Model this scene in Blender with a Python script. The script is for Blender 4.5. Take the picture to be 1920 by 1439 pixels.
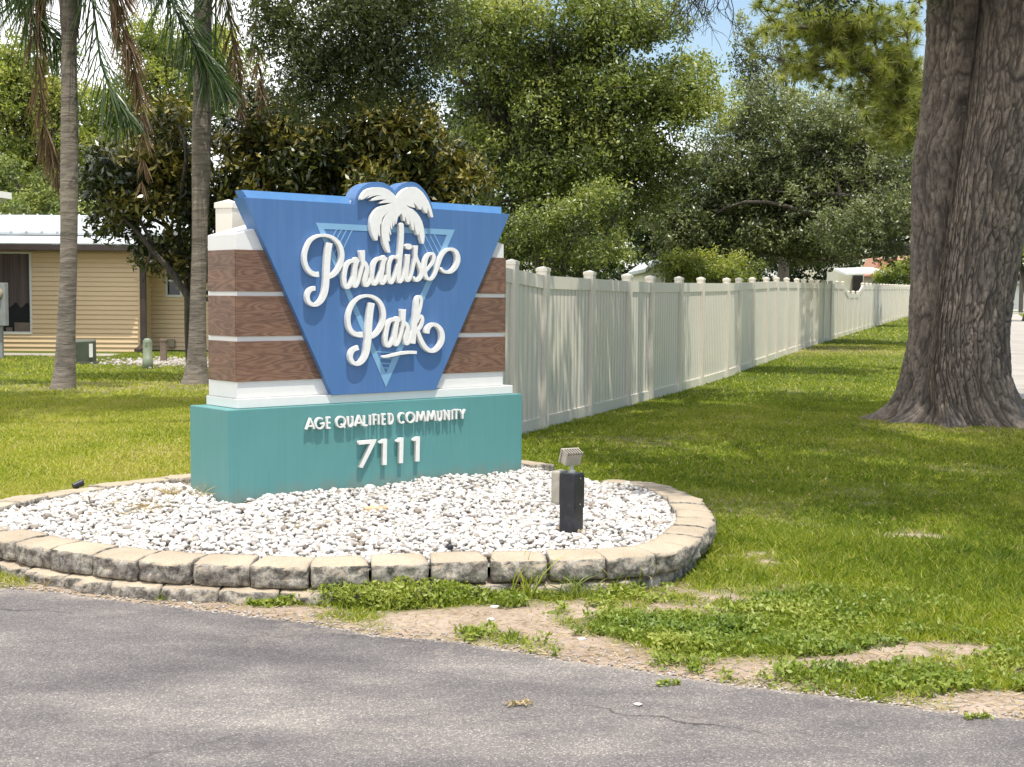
import bpy, bmesh, math, random
import numpy as np
from mathutils import Vector, Matrix, Euler
R = math.radians
for o in list(bpy.data.objects): bpy.data.objects.remove(o)
sc = bpy.context.scene
# ------------------------------------------------------------------ camera
W0, H0, FPX = 1920.0, 1439.0, 2500.0
EYE = 1.53; PITCH = math.atan(163.5/FPX); ROLL = 0.0072
CAM = np.array([0, 0, EYE])
_f = np.array([0, math.cos(PITCH), -math.sin(PITCH)])
_r0 = np.array([1.0, 0, 0]); _u0 = np.array([0, math.sin(PITCH), math.cos(PITCH)])
_r = _r0*math.cos(ROLL)+_u0*math.sin(ROLL); _u = _u0*math.cos(ROLL)-_r0*math.sin(ROLL)
cd = bpy.data.cameras.new('camera'); cam = bpy.data.objects.new('camera', cd); sc.collection.objects.link(cam)
M = Matrix.Identity(4)
for i in range(3):
    M[i][0] = _r[i]; M[i][1] = _u[i]; M[i][2] = -_f[i]; M[i][3] = CAM[i]
cam.matrix_world = M
cd.sensor_width = 36; cd.lens = FPX/W0*36; cd.clip_end = 3000; cd.clip_start = 0.1
sc.camera = cam
# ------------------------------------------------------------------ light
SUN_EL = R(74)
az = np.array([0.60, -0.80, 0]); az /= np.linalg.norm(az)
SUND = az*math.cos(SUN_EL)+np.array([0, 0, math.sin(SUN_EL)])
sl = bpy.data.lights.new('sun', 'SUN'); sl.energy = 4.0; sl.angle = R(0.5); sl.color = (1.0, 0.955, 0.87)
so = bpy.data.objects.new('sun', sl); sc.collection.objects.link(so)
so.rotation_euler = Vector(SUND).to_track_quat('Z', 'Y').to_euler()
so.location = (0, 0, 60)
w = bpy.data.worlds.new("World"); sc.world = w; w.use_nodes = True
nt = w.node_tree; nt.nodes.clear()
def N(nt, t, **k):
    n = nt.nodes.new(t)
    for a, b in k.items():
        if a.startswith('i_'): n.inputs[a[2:].replace('_', ' ')].default_value = b
        else: setattr(n, a, b)
    return n
wo = N(nt, 'ShaderNodeOutputWorld'); bg = N(nt, 'ShaderNodeBackground'); bg.inputs[1].default_value = 0.15
sky = N(nt, 'ShaderNodeTexSky', sky_type='NISHITA', sun_disc=False, sun_elevation=SUN_EL, sun_rotation=math.atan2(az[0], az[1]), air_density=1.2, dust_density=1.2)
tc = N(nt, 'ShaderNodeTexCoord'); mp = N(nt, 'ShaderNodeMapping'); mp.inputs['Scale'].default_value = (1, 1, 2.6); mp.inputs['Location'].default_value = (0.35, 0.1, 0)
nz = N(nt, 'ShaderNodeTexNoise'); nz.inputs['Scale'].default_value = 2.6; nz.inputs['Detail'].default_value = 7; nz.inputs['Roughness'].default_value = 0.55
cr = N(nt, 'ShaderNodeValToRGB'); cr.color_ramp.elements[0].position = 0.42; cr.color_ramp.elements[1].position = 0.60
mx = N(nt, 'ShaderNodeMix', data_type='RGBA')
mx.inputs[7].default_value = (10.0, 10.1, 10.3, 1)
L = nt.links.new
L(tc.outputs['Generated'], mp.inputs[0]); L(mp.outputs[0], nz.inputs[0]); sxw = N(nt, 'ShaderNodeSeparateXYZ'); L(tc.outputs['Generated'], sxw.inputs[0]); mw = N(nt, 'ShaderNodeMath', operation='MULTIPLY_ADD'); mw.inputs[1].default_value = -.75; L(sxw.outputs[0], mw.inputs[0]); L(nz.outputs[0], mw.inputs[2]); L(mw.outputs[0], cr.inputs[0])
L(cr.outputs[0], mx.inputs[0]); L(sky.outputs[0], mx.inputs[6]); L(mx.outputs[2], bg.inputs[0]); L(bg.outputs[0], wo.inputs[0])
sc.view_settings.view_transform = 'Standard'; sc.view_settings.look = 'None'
sc.view_settings.exposure = 0.34; sc.view_settings.gamma = 1
sc.render.engine = 'CYCLES'; sc.cycles.max_bounces = 8; sc.cycles.diffuse_bounces = 4; sc.cycles.transmission_bounces = 4; sc.cycles.glossy_bounces = 3

# ------------------------------------------------------------------ projection helpers
def ray(px, py):
    d = _f + _r*((px-W0/2)/FPX) + _u*((H0/2-py)/FPX)
    return d
def atd(px, py, Y):
    d = ray(px, py); return CAM + d*(Y/d[1])
def atz(px, py, z):
    d = ray(px, py); return CAM + d*((z-EYE)/d[2])
GY = [-400, 0, 15, 20, 25, 28.5, 38, 52, 85, 200, 900]; GZ = [0, 0, 0, -.03, -.04, .03, .17, .27, .5, .8, 1.0]
def gz(Y): return np.interp(Y, GY, GZ)
def G(px, py):
    z = 0.0
    for _ in range(12): p = atz(px, py, z); z = 0.5*z+0.5*float(gz(p[1]))
    return p
def proj(P):
    P = np.atleast_2d(P)-CAM; f = P@_f
    return W0/2+FPX*(P@_r)/f, H0/2-FPX*(P@_u)/f
# ------------------------------------------------------------------ noise
def _hash(ix, iy, iz, s):
    h = (ix.astype(np.int64)*374761393+iy.astype(np.int64)*668265263+iz.astype(np.int64)*2147483647+s*974711) & 0x7fffffff
    h = ((h ^ (h >> 13))*1274126177) & 0x7fffffff
    return ((h ^ (h >> 16)) & 0xffff)/65535.0
def vn(x, y, z=0, s=0):
    x = np.asarray(x, float); y = np.asarray(y, float); z = np.zeros_like(x)+z
    ix, iy, iz = np.floor(x), np.floor(y), np.floor(z); fx, fy, fz = x-ix, y-iy, z-iz
    fx, fy, fz = [t*t*(3-2*t) for t in (fx, fy, fz)]
    r = 0
    for a in (0, 1):
        for b in (0, 1):
            for c in (0, 1):
                r = r+_hash(ix+a, iy+b, iz+c, s)*(fx if a else 1-fx)*(fy if b else 1-fy)*(fz if c else 1-fz)
    return r
def fbm(x, y, z=0, s=0, o=4):
    r = 0; a = .5; t = 0
    for i in range(o):
        k = 2.03**i
        r = r+a*vn(np.asarray(x)*k, np.asarray(y)*k, np.asarray(z)*k, s+i*7); t += a; a *= .5
    return r/t
def sstep(a, b, x): t = np.clip((x-a)/(b-a), 0, 1); return t*t*(3-2*t)
# ------------------------------------------------------------------ object helpers
C = sc.collection
def tag(o, label=None, cat=None, group=None, kind=None):
    if label: o['label'] = label
    if cat: o['category'] = cat
    if group: o['group'] = group
    if kind: o['kind'] = kind
    return o
def empty(name, loc=(0, 0, 0), rz=0, label=None, cat=None, group=None):
    o = bpy.data.objects.new(name, None); C.objects.link(o); o.location = tuple(float(v) for v in loc); o.rotation_euler = (0, 0, rz)
    o.empty_display_size = .1
    return tag(o, label, cat, group)
def np_mesh(name, V, F, mat, parent=None, smooth=False, off=None, attr=None, uv=None):
    """V (n,3); F: (m,k) array or list of them."""
    V = np.asarray(V, dtype=np.float32)
    if off is not None: V = V-np.asarray(off, dtype=np.float32)
    Fs = F if (isinstance(F, (list, tuple)) and getattr(F[0], 'ndim', 0) == 2) else [F]
    Fs = [np.asarray(f, dtype=np.int32) for f in Fs if len(f)]
    me = bpy.data.meshes.new(name)
    me.vertices.add(len(V)); me.vertices.foreach_set('co', V.ravel())
    nl = sum(f.size for f in Fs); npoly = sum(len(f) for f in Fs)
    me.loops.add(nl); me.polygons.add(npoly)
    me.loops.foreach_set('vertex_index', np.concatenate([f.ravel() for f in Fs]))
    tot = np.concatenate([np.full(len(f), f.shape[1], np.int32) for f in Fs])
    st = np.concatenate([[0], np.cumsum(tot)[:-1]]).astype(np.int32)
    me.polygons.foreach_set('loop_start', st); me.polygons.foreach_set('loop_total', tot)
    if smooth: me.polygons.foreach_set('use_smooth', np.ones(npoly, bool))
    if attr:
        for k, a in attr.items():
            at = me.attributes.new(k, 'FLOAT', 'POINT'); at.data.foreach_set('value', np.asarray(a, np.float32))
    me.update(calc_edges=True)
    me.materials.append(mat)
    o = bpy.data.objects.new(name, me); C.objects.link(o)
    if parent: o.parent = parent
    return o
class MB:
    """collects simple solids, builds one mesh object"""
    def __init__(s): s.v = []; s.f = []
    def poly(s, pts, faces):
        b = len(s.v); s.v += [tuple(map(float, p)) for p in pts]; s.f += [tuple(b+i for i in f) for f in faces]; return s
    def box(s, a, b, M=None):
        x0, y0, z0 = a; x1, y1, z1 = b
        p = [(x0, y0, z0), (x1, y0, z0), (x1, y1, z0), (x0, y1, z0), (x0, y0, z1), (x1, y0, z1), (x1, y1, z1), (x0, y1, z1)]
        if M is not None: p = [tuple(M@Vector(q)) for q in p]
        return s.poly(p, [(3, 2, 1, 0), (4, 5, 6, 7), (0, 1, 5, 4), (1, 2, 6, 5), (2, 3, 7, 6), (3, 0, 4, 7)])
    def prism(s, pts, d):   # pts closed 3d polygon, d extrude vector
        n = len(pts); p = [Vector(q) for q in pts]; d = Vector(d)
        return s.poly([tuple(q) for q in p]+[tuple(q+d) for q in p], [tuple(range(n))[::-1], tuple(range(n, 2*n))]+[(i, (i+1) % n, n+(i+1) % n, n+i) for i in range(n)])
    def tube(s, path, n=8, caps=True):   # path [(x,y,z,r)]
        P = [Vector(p[:3]) for p in path]; b = len(s.v); m = len(P); up = Vector((0, 0, 1))
        pa = None
        for i in range(m):
            t = (P[min(i+1, m-1)]-P[max(i-1, 0)]).normalized()
            if pa is None: pa = t.cross(Vector((.31, .95, .1))).normalized()
            pa = (pa-t*pa.dot(t)).normalized(); pb = t.cross(pa)
            for k in range(n):
                a = 2*math.pi*k/n
                s.v.append(tuple(P[i]+(pa*math.cos(a)+pb*math.sin(a))*path[i][3]))
        for i in range(m-1):
            for k in range(n):
                s.f.append((b+i*n+k, b+i*n+(k+1) % n, b+(i+1)*n+(k+1) % n, b+(i+1)*n+k))
        if caps: s.f.append(tuple(b+k for k in range(n))[::-1]); s.f.append(tuple(b+(m-1)*n+k for k in range(n)))
        return s
    def build(s, name, mat, parent=None, off=None, smooth=False, bevel=0, rotinv=None):
        me = bpy.data.meshes.new(name)
        v = s.v if off is None else [(a-off[0], b-off[1], c-off[2]) for a, b, c in s.v]
        me.from_pydata(v, [], s.f)
        bm = bmesh.new(); bm.from_mesh(me); bmesh.ops.recalc_face_normals(bm, faces=bm.faces)
        if bevel: bmesh.ops.bevel(bm, geom=[e for e in bm.edges if len(e.link_faces) == 2 and e.calc_face_angle(0) > .5], offset=bevel, segments=2, affect='EDGES', profile=.6)
        bm.to_mesh(me); bm.free()
        if smooth: me.polygons.foreach_set('use_smooth', [True]*len(me.polygons))
        me.materials.append(mat); me.update()
        o = bpy.data.objects.new(name, me); C.objects.link(o)
        if parent: o.parent = parent
        return o
# ------------------------------------------------------------------ materials
def mat(name):
    m = bpy.data.materials.new(name); m.use_nodes = True; nt = m.node_tree; nt.nodes.clear()
    o = N(nt, 'ShaderNodeOutputMaterial'); b = N(nt, 'ShaderNodeBsdfPrincipled'); nt.links.new(b.outputs[0], o.inputs[0])
    return m, nt, b, o
def ramp(nt, pts):
    r = N(nt, 'ShaderNodeValToRGB'); e = r.color_ramp.elements
    while len(e) < len(pts): e.new(0.5)
    for i, (p, c) in enumerate(pts):
        e[i].position = p; e[i].color = (*c, 1)
    return r
def noise(nt, scale, detail=4, rough=.5, coord='Object', sc3=(1, 1, 1), dist=0):
    t = N(nt, 'ShaderNodeTexCoord'); m = N(nt, 'ShaderNodeMapping'); m.inputs['Scale'].default_value = sc3
    n = N(nt, 'ShaderNodeTexNoise'); n.inputs['Scale'].default_value = scale; n.inputs['Detail'].default_value = detail; n.inputs['Roughness'].default_value = rough; n.inputs['Distortion'].default_value = dist
    nt.links.new(t.outputs[coord], m.inputs[0]); nt.links.new(m.outputs[0], n.inputs[0]); return n
def bump(nt, b, src, strength=.3, dist=.01):
    k = N(nt, 'ShaderNodeBump'); k.inputs['Strength'].default_value = strength; k.inputs['Distance'].default_value = dist
    nt.links.new(src, k.inputs['Height']); nt.links.new(k.outputs[0], b.inputs['Normal']); return k
def simple(name, c0, c1=None, scale=6, rough=.6, bmp=0, bscale=60, sc3=(1, 1, 1), metal=0, bdist=.004, detail=5, lo=.35, hi=.65):
    m, nt, b, o = mat(name); b.inputs['Roughness'].default_value = rough; b.inputs['Metallic'].default_value = metal
    if c1 is None: c1 = tuple(v*.86 for v in c0)
    n = noise(nt, scale, detail, .6, sc3=sc3); r = ramp(nt, [(lo, c0), (hi, c1)])
    nt.links.new(n.outputs[0], r.inputs[0]); nt.links.new(r.outputs[0], b.inputs['Base Color'])
    if bmp: n2 = noise(nt, bscale, 4, sc3=sc3); bump(nt, b, n2.outputs[0], bmp, bdist)
    return m
def mixc(nt, fac, a, b):
    m = N(nt, 'ShaderNodeMix', data_type='RGBA')
    for s, v in ((0, fac), (6, a), (7, b)):
        if isinstance(v, (int, float)): m.inputs[s].default_value = v
        elif isinstance(v, tuple): m.inputs[s].default_value = (*v, 1)
        else: nt.links.new(v, m.inputs[s])
    return m.outputs[2]
def leafmat(name, cols, rough=.45, trans=.35, spec=.5, tcol=1.3):
    m, nt, b, o = mat(name); a = N(nt, 'ShaderNodeAttribute', attribute_name='tint')
    r = ramp(nt, [(i/(len(cols)-1), c) for i, c in enumerate(cols)]); nt.links.new(a.outputs['Fac'], r.inputs[0])
    nt.links.new(r.outputs[0], b.inputs['Base Color']); b.inputs['Roughness'].default_value = rough; b.inputs['Specular IOR Level'].default_value = spec
    if trans:
        t = N(nt, 'ShaderNodeBsdfTranslucent'); g = N(nt, 'ShaderNodeMix', data_type='RGBA', blend_type='MULTIPLY'); g.inputs[0].default_value = 1
        g.inputs[7].default_value = (tcol*1.05, tcol*1.15, tcol*.5, 1); nt.links.new(r.outputs[0], g.inputs[6]); nt.links.new(g.outputs[2], t.inputs[0])
        s = N(nt, 'ShaderNodeMixShader'); s.inputs[0].default_value = trans
        nt.links.new(b.outputs[0], s.inputs[1]); nt.links.new(t.outputs[0], s.inputs[2]); nt.links.new(s.outputs[0], o.inputs[0])
    return m
MAT = {}
def painted(name, col, streak, rough=.45, amt=.35, bmp=.05, grime=False):
    """sheet-metal paint with faint vertical weather streaks and blotches"""
    m, nt, b, o = mat(name)
    n1 = noise(nt, 3.2, 5, .6, sc3=(6, 6, .5)); n2 = noise(nt, 2.2, 4, .55); n3 = noise(nt, 55, 3, .6)
    r1 = ramp(nt, [(.45, (0, 0, 0)), (.75, (1, 1, 1))]); nt.links.new(n1.outputs[0], r1.inputs[0])
    r2 = ramp(nt, [(.35, (0, 0, 0)), (.75, (1, 1, 1))]); nt.links.new(n2.outputs[0], r2.inputs[0])
    mm = N(nt, 'ShaderNodeMath', operation='MULTIPLY'); nt.links.new(r1.outputs[0], mm.inputs[0]); mm.inputs[1].default_value = amt
    c = mixc(nt, mm.outputs[0], col, streak)
    m2 = N(nt, 'ShaderNodeMath', operation='MULTIPLY'); nt.links.new(r2.outputs[0], m2.inputs[0]); m2.inputs[1].default_value = amt*.6
    c = mixc(nt, m2.outputs[0], c, tuple(min(1, v*1.25+.02) for v in col))
    if grime:
        tg = N(nt, 'ShaderNodeTexCoord'); sx = N(nt, 'ShaderNodeSeparateXYZ'); nt.links.new(tg.outputs['Object'], sx.inputs[0]); gn = noise(nt, 9, 6, .7, sc3=(1, 1, .5)); gm = N(nt, 'ShaderNodeMath', operation='MULTIPLY_ADD'); gm.inputs[1].default_value = -.30; nt.links.new(gn.outputs[0], gm.inputs[0]); nt.links.new(sx.outputs[2], gm.inputs[2])
        gr_ = ramp(nt, [(.08, (.5, .5, .5)), (.17, (0, 0, 0))]); nt.links.new(gm.outputs[0], gr_.inputs[0]); c = mixc(nt, gr_.outputs[0], c, (.20, .19, .15))
        sk = noise(nt, 5, 5, .6, sc3=(9, 9, .35)); rs_ = ramp(nt, [(.56, (0, 0, 0)), (.70, (.22, .22, .22))]); nt.links.new(sk.outputs[0], rs_.inputs[0]); c = mixc(nt, rs_.outputs[0], c, tuple(v*.62 for v in col))
    nt.links.new(c, b.inputs['Base Color']); b.inputs['Roughness'].default_value = rough
    bump(nt, b, n2.outputs[0], bmp, .02); return m
MAT['blue'] = painted('blue_paint', (.062, .155, .345), (.12, .22, .41), .42)
MAT['blue_lit_edge'] = painted('blue_paint_lit_edge', (.085, .22, .46), (.16, .30, .52), .4)  # lighter copy of the blue: sunlit look of the top caps put into colour
MAT['ltblue'] = painted('light_blue_film', (.20, .38, .56), (.17, .34, .53), .45, .3)
MAT['teal'] = painted('teal_paint', (.090, .262, .255), (.13, .30, .285), .45, .3, grime=True)
MAT['white'] = painted('white_paint', (.72, .71, .68), (.62, .615, .59), .4, .25)
MAT['letter'] = simple('letter_white', (.80, .785, .75), (.74, .73, .69), 25, .35)
def woodmat():
    m, nt, b, o = mat('printed_wood')
    t = N(nt, 'ShaderNodeTexCoord'); mp = N(nt, 'ShaderNodeMapping'); mp.inputs['Scale'].default_value = (1.3, 1.3, 7.5)
    nz = N(nt, 'ShaderNodeTexNoise'); nz.inputs['Scale'].default_value = 1.6; nz.inputs['Detail'].default_value = 1.5
    L = nt.links.new; L(t.outputs['Object'], mp.inputs[0]); L(mp.outputs[0], nz.inputs[0])
    mm = N(nt, 'ShaderNodeMath', operation='MULTIPLY'); mm.inputs[1].default_value = 70; L(nz.outputs[0], mm.inputs[0])
    sn = N(nt, 'ShaderNodeMath', operation='SINE'); L(mm.outputs[0], sn.inputs[0])
    fine = noise(nt, 30, 5, .7, sc3=(.6, .6, 14)); big = noise(nt, 1.7, 3, .5, sc3=(1, 1, 5))
    a = N(nt, 'ShaderNodeMath', operation='MULTIPLY_ADD'); a.inputs[1].default_value = .11; a.inputs[2].default_value = .12; L(sn.outputs[0], a.inputs[0])
    a2 = N(nt, 'ShaderNodeMath', operation='ADD'); L(a.outputs[0], a2.inputs[0]); L(fine.outputs[0], a2.inputs[1])
    r = ramp(nt, [(.34, (.078, .040, .029)), (.54, (.150, .080, .050)), (.72, (.215, .122, .080)), (.9, (.28, .17, .118))]); L(a2.outputs[0], r.inputs[0])
    r2 = ramp(nt, [(.3, (.75, .75, .75)), (.7, (1.1, 1.05, 1.0))]); L(big.outputs[0], r2.inputs[0])
    g = N(nt, 'ShaderNodeMix', data_type='RGBA', blend_type='MULTIPLY'); g.inputs[0].default_value = 1; L(r.outputs[0], g.inputs[6]); L(r2.outputs[0], g.inputs[7])
    L(g.outputs[2], b.inputs['Base Color']); b.inputs['Roughness'].default_value = .5; return m
MAT['wood'] = woodmat()
def blockmat():
    m, nt, b, o = mat('split_concrete'); L = nt.links.new
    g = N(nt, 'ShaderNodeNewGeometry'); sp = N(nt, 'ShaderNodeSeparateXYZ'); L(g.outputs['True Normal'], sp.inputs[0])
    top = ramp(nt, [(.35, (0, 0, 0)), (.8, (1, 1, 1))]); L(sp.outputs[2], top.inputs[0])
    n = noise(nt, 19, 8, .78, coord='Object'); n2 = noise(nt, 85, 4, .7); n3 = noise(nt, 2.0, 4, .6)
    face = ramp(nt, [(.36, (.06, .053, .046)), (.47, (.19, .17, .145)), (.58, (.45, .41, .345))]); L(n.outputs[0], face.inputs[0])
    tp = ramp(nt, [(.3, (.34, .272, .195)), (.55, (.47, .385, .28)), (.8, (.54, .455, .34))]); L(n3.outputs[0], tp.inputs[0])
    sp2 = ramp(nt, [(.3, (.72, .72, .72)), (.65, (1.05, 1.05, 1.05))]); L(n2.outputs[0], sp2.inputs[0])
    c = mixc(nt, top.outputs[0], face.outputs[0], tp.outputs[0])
    q = N(nt, 'ShaderNodeMix', data_type='RGBA', blend_type='MULTIPLY'); q.inputs[0].default_value = 1; L(c, q.inputs[6]); L(sp2.outputs[0], q.inputs[7])
    L(q.outputs[2], b.inputs['Base Color']); b.inputs['Roughness'].default_value = .95
    bump(nt, b, n2.outputs[0], .6, .006); return m
MAT['block'] = blockmat()
def asphaltmat():
    m, nt, b, o = mat('asphalt'); L = nt.links.new
    n = noise(nt, 95, 3, .7); v = N(nt, 'ShaderNodeTexVoronoi'); v.inputs['Scale'].default_value = 190; t = N(nt, 'ShaderNodeTexCoord'); L(t.outputs['Object'], v.inputs[0])
    big = noise(nt, .55, 4, .5, sc3=(1, 2.6, 1)); mid = noise(nt, 2.3, 5, .6, sc3=(1, 2.0, 1))
    base = ramp(nt, [(.38, (.105, .095, .094)), (.50, (.158, .143, .138)), (.66, (.27, .245, .22))]); 
    ad = N(nt, 'ShaderNodeMath', operation='MULTIPLY_ADD'); ad.inputs[1].default_value = .35; L(mid.outputs[0], ad.inputs[0])
    ml = N(nt, 'ShaderNodeMath', operation='MULTIPLY'); ml.inputs[1].default_value = .65; L(big.outputs[0], ml.inputs[0]); L(ml.outputs[0], ad.inputs[2]); L(ad.outputs[0], base.inputs[0])
    hs = N(nt, 'ShaderNodeSeparateColor'); L(v.outputs['Color'], hs.inputs[0])
    spk = ramp(nt, [(0, (.55, .55, .56)), (.6, (.9, .9, .9)), (.85, (1.08, 1.07, 1.05)), (1, (2.0, 1.93, 1.82))]); L(hs.outputs[0], spk.inputs[0])
    q = N(nt, 'ShaderNodeMix', data_type='RGBA', blend_type='MULTIPLY'); q.inputs[0].default_value = 1; L(base.outputs[0], q.inputs[6]); L(spk.outputs[0], q.inputs[7])
    # sand drifted near the verge
    at = N(nt, 'ShaderNodeAttribute', attribute_name='sand'); ns = noise(nt, 40, 4, .7)
    ms = N(nt, 'ShaderNodeMath', operation='MULTIPLY_ADD'); L(ns.outputs[0], ms.inputs[0]); ms.inputs[1].default_value = 1.2; ms.inputs[2].default_value = -.75
    aa = N(nt, 'ShaderNodeMath', operation='ADD', use_clamp=True); L(ms.outputs[0], aa.inputs[0]); L(at.outputs['Fac'], aa.inputs[1])
    c = mixc(nt, aa.outputs[0], q.outputs[2], (.42, .35, .28))
    tcc = N(nt, 'ShaderNodeTexCoord'); dn = noise(nt, 3, 5, .6); vm = N(nt, 'ShaderNodeMix', data_type='VECTOR'); vm.inputs[0].default_value = .22; L(tcc.outputs['Object'], vm.inputs[4]); L(dn.outputs['Color'], vm.inputs[5])
    vc = N(nt, 'ShaderNodeTexVoronoi', feature='DISTANCE_TO_EDGE'); vc.inputs['Scale'].default_value = .75; L(vm.outputs[1], vc.inputs['Vector'])
    lt = ramp(nt, [(.0, (1, 1, 1)), (.002, (.6, .6, .6)), (.005, (0, 0, 0))]); L(vc.outputs['Distance'], lt.inputs[0]); mk = noise(nt, .6, 2, .5); rk = ramp(nt, [(.52, (0, 0, 0)), (.6, (1, 1, 1))]); L(mk.outputs[0], rk.inputs[0])
    mu = N(nt, 'ShaderNodeMath', operation='MULTIPLY'); L(lt.outputs[0], mu.inputs[0]); L(rk.outputs[0], mu.inputs[1])
    c = mixc(nt, mu.outputs[0], c, (.035, .032, .032))
    L(c, b.inputs['Base Color']); b.inputs['Roughness'].default_value = .9
    bump(nt, b, v.outputs['Distance'], .5, .006); return m
MAT['asphalt'] = asphaltmat()
def groundmat():
    m, nt, b, o = mat('soil_and_turf'); L = nt.links.new
    a = N(nt, 'ShaderNodeAttribute', attribute_name='turf'); n = noise(nt, 30, 6, .7); n2 = noise(nt, 2.2, 5, .6); n4 = noise(nt, 160, 3, .6)
    dirt = ramp(nt, [(.3, (.20, .14, .10)), (.5, (.40, .31, .235)), (.7, (.55, .45, .36))]); 
    mm = N(nt, 'ShaderNodeMath', operation='MULTIPLY_ADD'); mm.inputs[1].default_value = .5; L(n.outputs[0], mm.inputs[0]); m3 = N(nt, 'ShaderNodeMath', operation='MULTIPLY'); m3.inputs[1].default_value = .5; L(n2.outputs[0], m3.inputs[0]); L(m3.outputs[0], mm.inputs[2]); L(mm.outputs[0], dirt.inputs[0])
    gr = ramp(nt, [(.3, (.05, .07, .015)), (.6, (.12, .15, .03)), (.8, (.20, .21, .05))]); L(n.outputs[0], gr.inputs[0])
    c = mixc(nt, a.outputs['Fac'], dirt.outputs[0], gr.outputs[0]); L(c, b.inputs['Base Color']); b.inputs['Roughness'].default_value = 1; b.inputs['Specular IOR Level'].default_value = .1
    bump(nt, b, n.outputs[0], .8, .03); return m
MAT['ground'] = groundmat()
MAT['grass'] = leafmat('grass_blades', [(.085, .13, .014), (.175, .235, .022), (.32, .355, .038), (.46, .44, .075), (.56, .46, .22)], .55, .35, .3, 1.35)
MAT['weed'] = leafmat('weed_leaves', [(.08, .13, .022), (.15, .215, .03), (.25, .30, .045), (.36, .37, .08)], .45, .3, .4)
MAT['dry'] = leafmat('dry_stems', [(.28, .20, .10), (.42, .32, .17), (.55, .44, .25)], .7, .2, .2, 1.0)
MAT['stone'] = leafmat('white_pebbles', [(.24, .20, .165), (.42, .385, .345), (.56, .535, .50), (.64, .62, .595)], .75, 0, .3)
MAT['vinyl'] = simple('vinyl_fence', (.80, .735, .63), (.77, .705, .60), 1.6, .22, .14, 2.5, bdist=.03, sc3=(1, 1, .6))
MAT['vinylw'] = simple('vinyl_post', (.78, .72, .61), (.75, .69, .59), 2.0, .3, .05, 4)
def barkmat(name, d, l, scale=1, rough=.9, sc3=(14, 14, 2.2), bs=.8, bd=.03):
    m, nt, b, o = mat(name); L = nt.links.new
    n = noise(nt, 1.0*scale, 7, .68, sc3=sc3, dist=.8); n2 = noise(nt, 40, 4, .6); n3 = noise(nt, 1.1, 3, .5)
    r = ramp(nt, [(.34, d), (.5, tuple((x+y)/2 for x, y in zip(d, l))), (.64, l)]); L(n.outputs[0], r.inputs[0])
    r3 = ramp(nt, [(.35, (.75, .74, .74)), (.65, (1.15, 1.12, 1.06))]); L(n3.outputs[0], r3.inputs[0])
    q = N(nt, 'ShaderNodeMix', data_type='RGBA', blend_type='MULTIPLY'); q.inputs[0].default_value = 1; L(r.outputs[0], q.inputs[6]); L(r3.outputs[0], q.inputs[7])
    L(q.outputs[2], b.inputs['Base Color']); b.inputs['Roughness'].default_value = rough
    ad = N(nt, 'ShaderNodeMath', operation='MULTIPLY_ADD'); ad.inputs[1].default_value = .25; L(n2.outputs[0], ad.inputs[0]); L(n.outputs[0], ad.inputs[2])
    bump(nt, b, ad.outputs[0], bs, bd); return m
MAT['oakbark'] = barkmat('oak_bark', (.050, .040, .036), (.25, .215, .185), sc3=(17, 17, 3.0), bs=1, bd=.05)
def oakbarkmat():
    m, nt, b, o = mat('oak_bark_furrowed'); L = nt.links.new
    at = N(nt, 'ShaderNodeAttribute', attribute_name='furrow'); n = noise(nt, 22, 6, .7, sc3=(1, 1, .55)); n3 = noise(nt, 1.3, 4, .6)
    r = ramp(nt, [(.30, (.13, .108, .09)), (.5, (.225, .19, .162)), (.7, (.34, .295, .255))]); L(n.outputs[0], r.inputs[0])
    r3 = ramp(nt, [(.35, (.72, .70, .70)), (.65, (1.12, 1.08, 1.02))]); L(n3.outputs[0], r3.inputs[0])
    q = N(nt, 'ShaderNodeMix', data_type='RGBA', blend_type='MULTIPLY'); q.inputs[0].default_value = 1; L(r.outputs[0], q.inputs[6]); L(r3.outputs[0], q.inputs[7])
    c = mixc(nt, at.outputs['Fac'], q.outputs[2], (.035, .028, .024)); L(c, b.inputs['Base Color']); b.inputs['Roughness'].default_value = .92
    bump(nt, b, n.outputs[0], .7, .02); return m
MAT['oakfur'] = oakbarkmat()
MAT['bark'] = barkmat('tree_bark', (.035, .030, .025), (.13, .112, .092), 2)
MAT['palmbark'] = barkmat('palm_bark', (.12, .10, .082), (.30, .262, .22), 1, sc3=(3.0, 3.0, 17), bs=.8, bd=.03)
MAT['magleaf'] = leafmat('magnolia_leaves', [(.018, .028, .012), (.04, .052, .017), (.10, .11, .028), (.20, .165, .04), (.36, .31, .08)], .30, .15, .55)
MAT['oakleaf'] = leafmat('dark_oak_leaves', [(.04, .056, .026), (.085, .105, .04), (.16, .175, .065)], .4, .35, .4)
MAT['limeleaf'] = leafmat('bright_green_leaves', [(.045, .062, .020), (.12, .155, .040), (.25, .285, .075), (.42, .42, .13)], .42, .28, .5, 1.4)
MAT['olivleaf'] = leafmat('olive_oak_leaves', [(.05, .060, .028), (.11, .13, .055), (.21, .23, .10), (.34, .36, .19)], .38, .22, .5)
MAT['farleaf'] = leafmat('far_green_leaves', [(.07, .095, .025), (.16, .19, .045), (.29, .31, .08), (.42, .40, .12)], .45, .45, .4, 1.5)
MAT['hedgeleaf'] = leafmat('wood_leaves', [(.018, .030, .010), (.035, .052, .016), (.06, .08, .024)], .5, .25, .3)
MAT['pine'] = leafmat('pine_needles', [(.13, .155, .035), (.28, .30, .07), (.44, .43, .14)], .4, .35, .4)
MAT['frondg'] = leafmat('palm_leaflets', [(.035, .07, .02), (.07, .12, .035), (.14, .19, .06)], .3, .3, .7)
MAT['frondd'] = leafmat('dead_palm_leaflets', [(.12, .075, .045), (.22, .145, .09), (.34, .25, .16)], .7, .3, .2, 1.0)
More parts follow.
